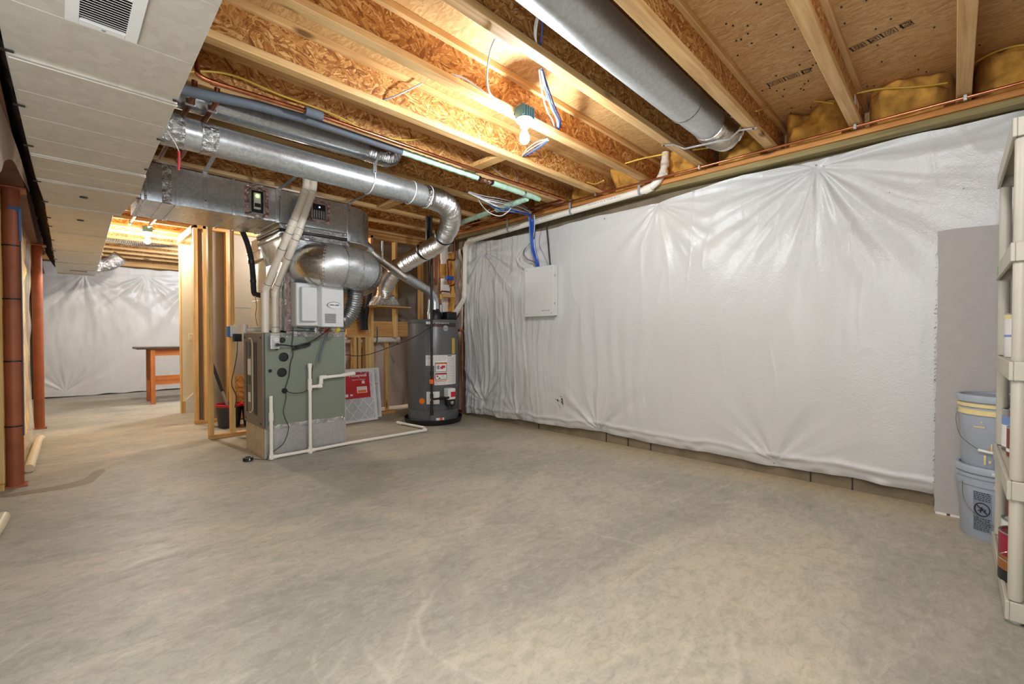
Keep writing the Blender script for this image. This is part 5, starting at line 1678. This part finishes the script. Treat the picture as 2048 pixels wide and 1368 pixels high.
wrap(MB(), (3.06, 2.83, 2.315), (3.12, 3.30, 2.315), .025).build('fibre_wrap', M['mint'], ip, smooth=60)
MB().tube([(3.12, 3.30, 2.315), (3.13, 3.42, 2.315)], .012, 12).build('bare_pipe', M['copper'], ip, smooth=50)
MB().tube([(3.125, 3.40, 2.315), (3.128, 3.43, 2.315)], .022, 12).build('fitting', M['strap'], ip, smooth=50)
wrap(MB(), (3.13, 3.42, 2.315), (3.18, 3.95, 2.312), .025).build('fibre_wrap', M['mint'], ip, smooth=60)

cu = thing('copper_pipe', 'copper pipe running beside the grey foam pipe under the joists with one foam sleeve', 'pipe', (1.8, 2.70, 2.35))
MB().tube(fillet([(.50, 2.72, 2.46), (.50, 2.70, 2.345), (.56, 2.70, 2.338), (1.05, 2.70, 2.357), (2.2, 2.70, 2.353), (3.45, 2.70, 2.366)], .03, 4), .0125, 12).build('pipe', M['copper'], cu, smooth=50)
MB().tube([(1.02, 2.70, 2.355), (1.12, 2.70, 2.357)], .026, 16).build('foam_sleeve', M['foamgrey'], cu, smooth=50)
MB().tube([(.555, 2.70, 2.338), (.585, 2.70, 2.339)], .016, 12).build('coupling', M['copper'], cu, smooth=50)
cs = thing('copper_pipe', 'slim copper line along the sill above the long sheeted wall', 'pipe', (3.572, 2.0, 2.368))
MB().tube([(3.556, -.72, 2.372), (3.556, 1.2, 2.370), (3.556, 4.55, 2.366)], .0085, 10).build('pipe', M['copper'], cs, smooth=50)
for y in (.46, 1.44, 2.41, 3.39, -.03): MB().box(3.544, 3.568, y - .008, y + .008, 2.356, 2.385).build('clip', M['strap'], cs, bev=.002)
c2 = thing('copper_pipe', 'dull copper line beside the pale green wrap near the waste pipe', 'pipe', (3.40, 3.6, 2.36))
MB().tube([(3.44, 2.72, 2.360), (3.42, 3.5, 2.358), (3.43, 4.50, 2.355)], .011, 10).build('pipe', M['copper_old'], c2, smooth=50)
for i, (px, lab) in enumerate(((381, 'short copper pipe crossing over the round ducts next to the main duct edge'), (431, 'short copper pipe crossing over the round ducts, the second from the main duct'))):
    p0 = ((0.513, 2.947, 2.312), (0.614, 2.882, 2.312))[i]
    t = thing('copper_pipe', lab, 'pipe', p0)
    MB().tube(fillet([(p0[0], 2.842, 2.382), (p0[0], 2.848, 2.312), (p0[0] + .005, 4.03, 2.312)], .03, 4), .014, 12).build('pipe', M['copper_old'], t, smooth=50)
    MB().box(p0[0] - .022, p0[0] + .022, 2.95, 2.97, 2.294, 2.33).build('clip', M['strap'], t, bev=.003)
rt = thing('red_tag', 'red plastic tag hanging by a string from the foil end of the round duct', 'tag', (.53, 3.24, 2.1))
MB().tube(spline([(0.419, 3, 2.14), (0.45, 2.995, 2.087), (0.468, 3, 2.046)], 5), .002, 5).build('string', M['wirewhite'], rt)
MB().tube([(0.468, 3, 2.046), (0.469, 3, 2), (0.465, 3, 1.943)], .0055, 8).build('tag', M['red'], rt)


def cable(label, pts, r, mat, n=7, name='cable', cat='cable', k=8):
    t = thing(name, label, cat, pts[0])
    MB().tube(spline(pts, k), r, n).build('sheath', M[mat], t, smooth=60)
    return t


cable('yellow cable draped along the joist web above the copper pipe', [(0.404, 2.8, 2.349), (0.533, 2.82, 2.431), (0.699, 2.84, 2.481), (0.934, 2.85, 2.47), (1.2, 2.85, 2.47), (1.36, 2.84, 2.448), (1.52, 2.84, 2.424), (1.774, 2.84, 2.461), (1.982, 2.86, 2.551)], .006, 'wireyellow')
lampbox = (1.965, 1.84, 2.42)
cable('white lamp cable coming through a hole in the joist web to the teal box', [(1.481, 1.915, 2.438), (1.528, 1.86, 2.409), (1.615, 1.83, 2.373), (1.718, 1.83, 2.358), (1.804, 1.83, 2.344)], .0055, 'wirewhite')
cable('white cable dropping from the next joist to the teal lamp box', [(1.38, 1.47, 2.37), (1.423, 1.55, 2.365), (1.522, 1.68, 2.354), (1.622, 1.77, 2.339), (1.739, 1.82, 2.354), (1.814, 1.84, 2.354)], .005, 'wirewhite')
cable('short brown-grey cable stub crossing a joist web', [(1.361, 2.405, 2.436), (1.441, 2.36, 2.484), (1.586, 2.34, 2.599)], .005, 'greytape')
def bundle(label, paths, mats, r=.0042, name='cable_bundle'):
    t = thing(name, label, 'cable', paths[0][0])
    rnd = random.Random(len(label))
    for i, m_ in enumerate(mats):
        base = paths[i % len(paths)]
        off = Vector((rnd.uniform(-.018, .018), rnd.uniform(-.018, .018), rnd.uniform(-.014, .014)))
        pts = [Vector(p) + off * (.4 + 1.0 * math.sin(PI * j / (len(base) - 1))) for j, p in enumerate(base)]
        MB().tube(spline(pts, 7), r, 6).build('wire', M[m_], t, smooth=60)
    return t
bundle('blue and white cable bundle hanging between joists beside the lit bulb', [[(1.716, 1.49, 2.387), (1.884, 1.6, 2.394), (2.08, 1.72, 2.407), (2.252, 1.82, 2.441), (2.361, 1.9, 2.449), (2.37, 1.916, 2.438)]], ['blue', 'wirewhite', 'bluelt', 'wirewhite', 'bluelt', 'blue'])
bundle('blue and white cable bundle passing the joist web just beyond the lit bulb', [[(2.336, 1.97, 2.37), (2.404, 2.12, 2.401), (2.478, 2.28, 2.423), (2.551, 2.405, 2.445)]], ['blue', 'wirewhite', 'bluelt', 'wirewhite'])
bundle('blue and white cables hanging behind the large dusty duct', [[(1.565, 1.36, 2.537), (1.582, 1.38, 2.487), (1.601, 1.4, 2.448), (1.632, 1.43, 2.436)]], ['wirewhite', 'bluelt', 'blue', 'wirewhite'])
bundle('loose fan of pale and blue cables looping under the joists to the wired box', [
    [(2.455, 2.95, 2.266), (2.619, 2.95, 2.255), (2.783, 2.9, 2.249), (3.275, 3.122, 2.35), (3.5, 3.177, 2.339)],
    [(2.519, 3, 2.292), (2.769, 3.05, 2.287), (2.911, 3, 2.251), (3.265, 3.182, 2.34), (3.5, 3.177, 2.324)],
    [(2.589, 3.05, 2.301), (2.783, 3.1, 2.291), (2.961, 3.12, 2.257), (3.06, 3.05, 2.253), (3.5, 3.191, 2.316)],
    [(2.721, 3.1, 2.296), (2.924, 3.15, 2.284), (3.057, 3.15, 2.267), (3.129, 3.05, 2.248), (3.51, 3.186, 2.317)]],
    ['wirewhite', 'greytape', 'blue', 'blue', 'greytape', 'wirewhite', 'bluelt', 'blue', 'greytape', 'wirewhite', 'blue'], .0036)
cable('single white cable looping low below the pale green wrap', [(2.691, 3.1, 2.299), (2.77, 3.12, 2.246), (2.864, 3.12, 2.2), (2.956, 3.08, 2.182), (2.997, 3.02, 2.216), (3.003, 2.98, 2.247)], .0045, 'wirewhite')
cable('thin white cable loop in the dark bay past the lit bulb', [(2.522, 2.86, 2.564), (2.636, 2.84, 2.492), (2.777, 2.83, 2.439), (2.899, 2.82, 2.427), (2.932, 2.82, 2.489), (2.953, 2.84, 2.563)], .003, 'greytape')
for pts, lab in (([(3.376, 2.38, 2.437), (3.311, 2.25, 2.373), (3.138, 2.05, 2.313)], 'yellow cable crossing the narrow insulated bay by the waste pipe'),
                 ([(3.218, 1.9, 2.432), (3.225, 1.75, 2.433), (3.091, 1.5, 2.359)], 'yellow cable crossing before the insulation at the waste pipe bend'),
                 ([(3.32, 1.4, 2.426), (3.363, 1.25, 2.424), (3.273, 1.1, 2.421), (3.13, 1, 2.403)], 'yellow cable passing under the foil end of the large dusty duct'),
                 ([(3.17, 0.92, 2.492), (3.6, 0.893, 2.691), (3.6, 0.713, 2.64), (3.58, 0.575, 2.566)], 'yellow cable across the insulated bay with three stamped marks'),
                 ([(3.58, 0.471, 2.588), (3.6, 0.344, 2.579), (3.62, 0.183, 2.537), (3.66, 0.043, 2.522)], 'yellow cable across the insulated bay before the last joist'),
                 ([(3.64, -0.059, 2.582), (3.6, -0.142, 2.592), (3.56, -0.237, 2.569), (3.6, -0.335, 2.538)], 'yellow cable in the last insulated bay above the storage rack')):
    cable(lab, pts, .0055, 'wireyellow')
tg = thing('paper_tag', 'small paper tag with red print pinned on a joist web at the rim', 'tag', (3.5, .43, 2.48))
MB().box(3.50, 3.66, .4545, .4565, 2.43, 2.55).build('sheet', M['paper'], tg)
MB().box(3.53, 3.60, .4525, .4545, 2.46, 2.50).build('print', M['red'], tg)

# ================================================================== WIRED BOX ON THE SHEETED WALL
wbx = thing('wiring_box', 'flat white steel wiring box on the long sheeted wall with cables entering its top', 'electrical box', (3.63, 3.16, 1.25))
BX, BY0, BY1, BZ0, BZ1 = 3.605, 2.955, 3.365, 1.252, 1.782
MB().box(BX + .012, 3.675, BY0 + .006, BY1 - .006, BZ0 + .006, BZ1 - .004).build('case', M['panel'], wbx, bev=.003)
cv_ = MB().box(BX, BX + .012, BY0, BY1, BZ0, BZ1).build('cover', M['panel'], wbx, bev=.003)
for y in (BY0 + .03, BY1 - .03):
    for z in (BZ0 + .03, BZ1 - .03): MB().lathe((BX, y, z), [(.006, 0), (.005, .003), (0, .003)], 10, (-1, 0, 0)).build('screw', M['inkgrey'], cv_)
for z in (BZ0 + .12, BZ1 - .12): MB().box(BX + .013, BX + .022, BY0 - .004, BY0 + .001, z, z + .02).build('latch', M['inkgrey'], cv_)
MB().lathe((BX - .0005, BY0 + .065, BZ0 + .058), [(.008, 0), (.008, .001), (0, .001)], 12, (-1, 0, 0)).build('round_mark', M['inkgrey'], cv_)
for i in range(5): MB().box(BX - .0012, BX, BY0 + .085 + i * .017, BY0 + .098 + i * .017, BZ0 + .054, BZ0 + .060 + .004 * (i % 2)).build('small_print', M['inkgrey'], cv_)
bundle('thick blue cable bundle tied together dropping into the white wiring box', [[(3.5, 3.22, 2.332), (3.54, 3.213, 2.248), (3.6, 3.253, 2.131), (3.61, 3.247, 1.998), (3.61, 3.218, 1.902), (3.63, 3.2, 1.822), (3.64, 3.202, 1.786)], [(3.5, 3.135, 2.305), (3.54, 3.17, 2.214), (3.6, 3.238, 2.102), (3.61, 3.233, 1.969), (3.61, 3.204, 1.879), (3.63, 3.207, 1.823), (3.64, 3.209, 1.786)]],
       ['blue'] * 9 + ['wirewhite', 'bluelt'], .0050)
bundle('grey and white cables bowing out beside the blue bundle into the wiring box', [[(3.56, 3.202, 2.223), (3.6, 3.267, 2.091), (3.61, 3.38, 2.016), (3.61, 3.464, 1.944), (3.61, 3.472, 1.878), (3.61, 3.395, 1.82), (3.63, 3.294, 1.778)], [(3.56, 3.181, 2.22), (3.6, 3.238, 2.075), (3.61, 3.35, 2.017), (3.61, 3.403, 1.947), (3.61, 3.35, 1.875), (3.62, 3.256, 1.838), (3.63, 3.207, 1.785)]],
       ['wirewhite', 'greytape', 'wirewhite', 'black', 'wirewhite'], .0036)
cable('straight black cable dropping from the waste pipe to the wiring box', [(3.62, 3.072, 2.264), (3.63, 3.06, 2.106), (3.63, 3.039, 1.919), (3.64, 3.03, 1.767)], .008, 'black', 8)
cable('thin wavy black wire next to the straight black cable', [(3.62, 3.114, 2.219), (3.63, 3.165, 2.122), (3.63, 3.172, 2.017), (3.63, 3.115, 1.913), (3.64, 3.054, 1.781)], .002, 'ink', 5)

# ================================================================== BOARD, BUCKETS, RACK
rnd = random.Random(9)
bo = thing('grey_board', 'flat grey board with a ragged edge leaning upright on the sheeted wall', 'board', (3.62, -.25, 0))
edge = []
z = 0.012
while z < 1.655:
    edge.append((.074 + rnd.uniform(-.003, .002) + .006 * math.sin(z * 4) * .4, z))
    z += rnd.uniform(.012, .05)
edge.append((.076, 1.66))
top_ = [(.0, 1.664), (-.25, 1.655), (-.66, 1.645)]
out = edge + top_ + [(-.66, .012)]
pts = [(3.622 + .012 * zz_ / 1.66, yy, zz_) for yy, zz_ in out]
MB().prism(pts, (.013, 0, 0)).build('panel', M['board'], bo)
for a, b in ((.068, .02), (.005, -.12)): MB().box(3.618, 3.640, b, a, .0, .012).build('bottom_strip', M['paper'], bo)
fz = MB()
for i in range(60):
    zz_ = rnd.choice([rnd.uniform(.05, 1.6), rnd.uniform(.7, 1.25)])
    l = rnd.uniform(.004, .012)
    fz.bar((3.620 + .012 * zz_ / 1.66, .074, zz_), (3.619 + .012 * zz_ / 1.66, .074 + l, zz_ + rnd.uniform(-.014, .005)), .0014, .0014)
fz.build('torn_fibres', M['ink'], bo, kind='stuff')


def pail(label, x, y, z, lid_paint):
    t = thing('paint_pail', label, 'bucket', (x, y, z))
    c = (x, y, z)
    MB().lathe(c, [(.128, .0), (.131, .004), (.141, .29), (.1435, .365), (.140, .365), (.126, .012), (0, .012)], 40).build('body', M['bucket'], t, smooth=40)
    m1, m2 = ('paint', 'paint') if lid_paint else ('bucket', 'bucket')
    MB().lathe(c, [(.1405, .272), (.149, .274), (.150, .296), (.1415, .300)], 40, caps=False).build('collar', M[m1], t, smooth=40)
    MB().lathe(c, [(.1415, .312), (.150, .314), (.151, .330), (.143, .333)], 40, caps=False).build('collar', M[m2], t, smooth=40)
    MB().lathe(c, [(.142, .342), (.156, .340), (.158, .362), (.152, .374), (.140, .374), (.138, .364), (0, .364)], 40).build('lid', M['bucket'], t, smooth=40)
    return t


def bail(t, x, y, z, pts, grip=None):
    MB().tube(spline(pts, 8), .0022, 6).build('wire_handle', M['can'], t)
    if grip: MB().tube(grip, .0075, 10).build('handle_grip', M['white'], t, smooth=50)


BXc, BYc = 3.425, -.165
ph = math.atan2(-BYc, -BXc)
def bp(a, r, z): return (BXc + r * math.cos(ph + a), BYc + r * math.sin(ph + a), z)
p1 = pail('lower blue-grey paint pail with a printed warning panel, standing on the slab', BXc, BYc, 0, False)
p2 = pail('upper blue-grey paint pail with cream paint on its collars, stacked on another pail', BXc, BYc, .366, True)
bail(p1, 0, 0, 0, [bp(-.95, .149, .285), bp(-.85, .155, .20), bp(-.5, .158, .135), bp(0, .16, .09), bp(.5, .158, .06), bp(1.0, .152, .10)])
bail(p2, 0, 0, 0, [bp(-1.25, .153, .665), bp(-1.15, .165, .60), bp(-.9, .165, .52), bp(-.5, .160, .475), bp(-.3, .158, .462)], [bp(-.42, .157, .466), bp(-.2, .156, .462), bp(.1, .156, .458)])
MB().lathe((BXc, BYc, .366), [(.1335, .085), (.1365, .087), (.1372, .112), (.134, .114)], 20, (0, 0, 1), ph - .25, ph + .2).build('label_patch', M['carton'], p2)  # tan-brown patch on the upper pail's side


def drip(a0, a1, z0, z1, mat, par, r=.1405, tp=.3):
    mb = MB()
    mb.lathe((BXc, BYc, 0), [(r, z0), (r + .0025, z0 + .003), (r + .0025, z1), (r, z1)], 6, (0, 0, 1), ph + a0, ph + a1)
    return mb.build('paint_drip', M[mat], par, smooth=40)


for a in ((-.05, .05, .395, .50), (-.33, -.27, .39, .44), (-.05, .03, .375, .405), (.2, .26, .385, .41), (-.62, -.30, .575, .583), (.0, .5, .632, .642), (.14, .17, .56, .64), (-.15, -.11, .46, .50), (-.42, -.36, .60, .607), (-.2, -.14, .40, .415), (.02, .06, .43, .47)): drip(*a, 'paint', p2, .1345 + .03 * (a[2] - .366))
for a in ((-.05, .7, .275, .297), (-.1, .6, .343, .36)): drip(*a, 'white', p1, .1505 + (.007 if a[2] > .3 else 0))
pn = MB().lathe((BXc, BYc, 0), [(.1325, .045), (.1345, .0455), (.1395, .248), (.1385, .25)], 12, (0, 0, 1), ph - .62, ph - .10).build('printed_panel', plain('pail_print', (122, 132, 146), .5), p1)
rnd = random.Random(12)
for z_ in [.052 + i * .0085 for i in range(8)] + [.205 + i * .0095 for i in range(5)]:
    a = -.6
    while a < -.15:
        l = rnd.uniform(.03, .10)
        MB().lathe((BXc, BYc, 0), [(.1348 + .024 * (z_ - .045), z_), (.1352 + .024 * (z_ - .045), z_), (.1352 + .024 * (z_ - .045), z_ + .004), (.1348 + .024 * (z_ - .045), z_ + .004)], 2, (0, 0, 1), ph + a, ph + min(a + l, -.13)).build('print_line', M['ink'], pn)
        a += l + .02
for i in range(20):
    t0, t1 = 2 * PI * i / 20, 2 * PI * (i + 1) / 20
    f_ = lambda t_: bp(-.36 + .21 * math.cos(t_), .1385, .160 + .033 * math.sin(t_))
    MB().bar(f_(t0), f_(t1), .004, .004).build('warning_ring', M['ink'], pn)
for p, q in ((bp(-.5, .1383, .178), bp(-.22, .139, .142)), (bp(-.46, .1383, .152), bp(-.30, .139, .166)), (bp(-.40, .1383, .145), bp(-.36, .139, .172)), (bp(-.30, .1383, .150), bp(-.26, .139, .163))):
    MB().bar(p, q, .005, .004).build('warning_mark', M['ink'], pn)

rk = thing('storage_rack', 'grey-beige plastic five-shelf storage rack standing at the corner beside the pails', 'shelving', (2.8, -.38, 0))
RX0, RX1, RY0, RY1 = 2.415, 3.23, -.62, -.142
for zt in (1.826, 1.38, .95, .517, .078):
    sh_ = MB().box(RX0 + .01, RX1 - .01, RY0 + .01, RY1 - .01, zt - .016, zt).build('shelf', M['rack'], rk, bev=.002)
    mb = MB()
    for x0, x1, y0, y1 in ((RX0, RX1, RY1 - .012, RY1), (RX0, RX1, RY0, RY0 + .012), (RX0, RX0 + .012, RY0 + .012, RY1 - .012), (RX1 - .012, RX1, RY0 + .012, RY1 - .012)):
        mb.box(x0, x1, y0, y1, zt - .064, zt + .004)
    mb.build('shelf_lip', M['rack'], sh_, bev=.003)
for x in (2.448, 3.205):
    for y in (-.1695, -.59):
        for z0, z1 in ((.0, .014), (.082, .453), (.521, .886), (.954, 1.316), (1.384, 1.762)):
            MB().lathe((x, y, 0), [(.0185, z0), (.0205, z0 + .008), (.0205, z1 - .008), (.0185, z1)], 24).build('post', M['rack'], rk, smooth=40)
MB().box(3.06, 3.10, RY1, RY1 + .001, 1.33, 1.37).build('green_sticker', plain('green_sticker', (96, 150, 96), .5), rk)


def tin(label, x, y, z, r, h, mat, bands=(), lid='can', ear=None, handle=None):
    t = thing('paint_can', label, 'paint can', (x, y, z))
    MB().lathe((x, y, z), [(r - .003, 0), (r, .004), (r, h - .006), (r - .002, h - .004)], 36).build('body', M[mat], t, smooth=40)
    for z0, z1, m_ in bands:
        MB().lathe((x, y, z), [(r + .0002, z0), (r + .0008, z0 + .0005), (r + .0008, z1 - .0005), (r + .0002, z1)], 36, caps=False).build('label_band', M[m_], t, smooth=40)
    MB().lathe((x, y, z), [(r, h - .006), (r + .0015, h - .003), (r, h), (r - .008, h), (r - .010, h - .008), (r - .018, h - .008), (r - .02, h - .003), (0, h - .003)], 36).build('lid', M[lid], t, smooth=40)
    return t, math.atan2(-y, -x)


def ear(t, x, y, z, r, ang_, big=True):
    n_ = Vector((math.cos(ang_), math.sin(ang_), 0))
    c = Vector((x, y, z)) + n_ * r
    e_ = MB().lathe(c, [(.024, -.003), (.024, .0015), (0, .002)], 20, n_).build('handle_ear', M['cpvc'], t, smooth=40)
    MB().lathe(c, [(.013, 0), (.013, .008), (.009, .013), (0, .014)], 18, n_).build('rivet', M['can'], e_, smooth=40)
    return c + n_ * .012, n_


t, a = tin('gallon paint can with a crimson and amber label on the bottom rack shelf', 2.655, -.218, .080, .083, .192, 'canred', ((.0, .045, 'canblack'), (.045, .10, 'canamber')))
c, n_ = ear(t, 2.655, -.218, .080 + .142, .083, a - .25)
s_ = Vector((0, 0, 1)).cross(n_)
MB().tube(spline([c, c - s_ * .035 + n_ * .012 - Vector((0, 0, .012)), c - s_ * .055 + n_ * .008 - Vector((0, 0, .035)), c - s_ * .02 + n_ * .006 - Vector((0, 0, .055)), c + s_ * .05 + n_ * .003 - Vector((0, 0, .085)), c + s_ * .12 - n_ * .02 - Vector((0, 0, .10))], 8), .002, 6).build('wire_handle', M['can'], t)
t, a = tin('white paint can with a metal lid behind the crimson one on the rack', 2.85, -.232, .080, .080, .188, 'white', ((.10, .13, 'greytape'),))
t, a = tin('brown paint can at the back of the bottom rack shelf', 3.045, -.262, .080, .083, .225, 'canbrown', ())
ear(t, 3.045, -.262, .080 + .16, .083, a - .5)
t, a = tin('small red-brown stain can on the second rack shelf from below', 2.935, -.222, .519, .053, .128, 'canbrown', ((.02, .035, 'paper'),))
t, a = tin('white-labelled gallon paint can with a raised wire handle behind the stain can', 3.078, -.245, .519, .083, .192, 'can', ((.02, .12, 'paper'), (.12, .16, 'bluelt')))
c, n_ = ear(t, 3.078, -.245, .519 + .15, .083, a - .35)
MB().tube(spline([c, c - Vector((0, .0, -.05)) - s_ * .02 + n_ * .01, c + Vector((0, 0, .10)) + s_ * .005 - n_ * .01, c + Vector((0, 0, .13)) + s_ * .06 - n_ * .06], 8), .0022, 6).build('wire_handle', M['can'], t)
t, a = tin('gallon can with a white and yellow label on the middle rack shelf', 2.995, -.240, .952, .080, .195, 'paper', ((.17, .188, 'paint'), (.09, .10, 'bluelt')))
for z_ in (.03, .05, .07, .12, .14): MB().lathe((2.995, -.240, .952), [(.0803, z_), (.0808, z_), (.0808, z_ + .004), (.0803, z_ + .004)], 14, (0, 0, 1), a - .6, a + .6).build('print_line', M['inkgrey'], t)
bx = thing('carton', 'brown cardboard carton on the rack shelf below the top one', 'box', (2.92, -.36, 1.382))
MB().box(2.70, 3.105, -.55, -.192, 1.382, 1.70).build('box', M['carton'], bx, bev=.003)
text('VENT', .06, (2.99, -.1915, 1.52), (-1, 0, 0), (0, 0, 1), M['ink'], bx, 'lettering', .0004)
MB().box(3.02, 3.10, -.1918, -.1905, 1.56, 1.68).build('print_panel', M['paper'], bx)
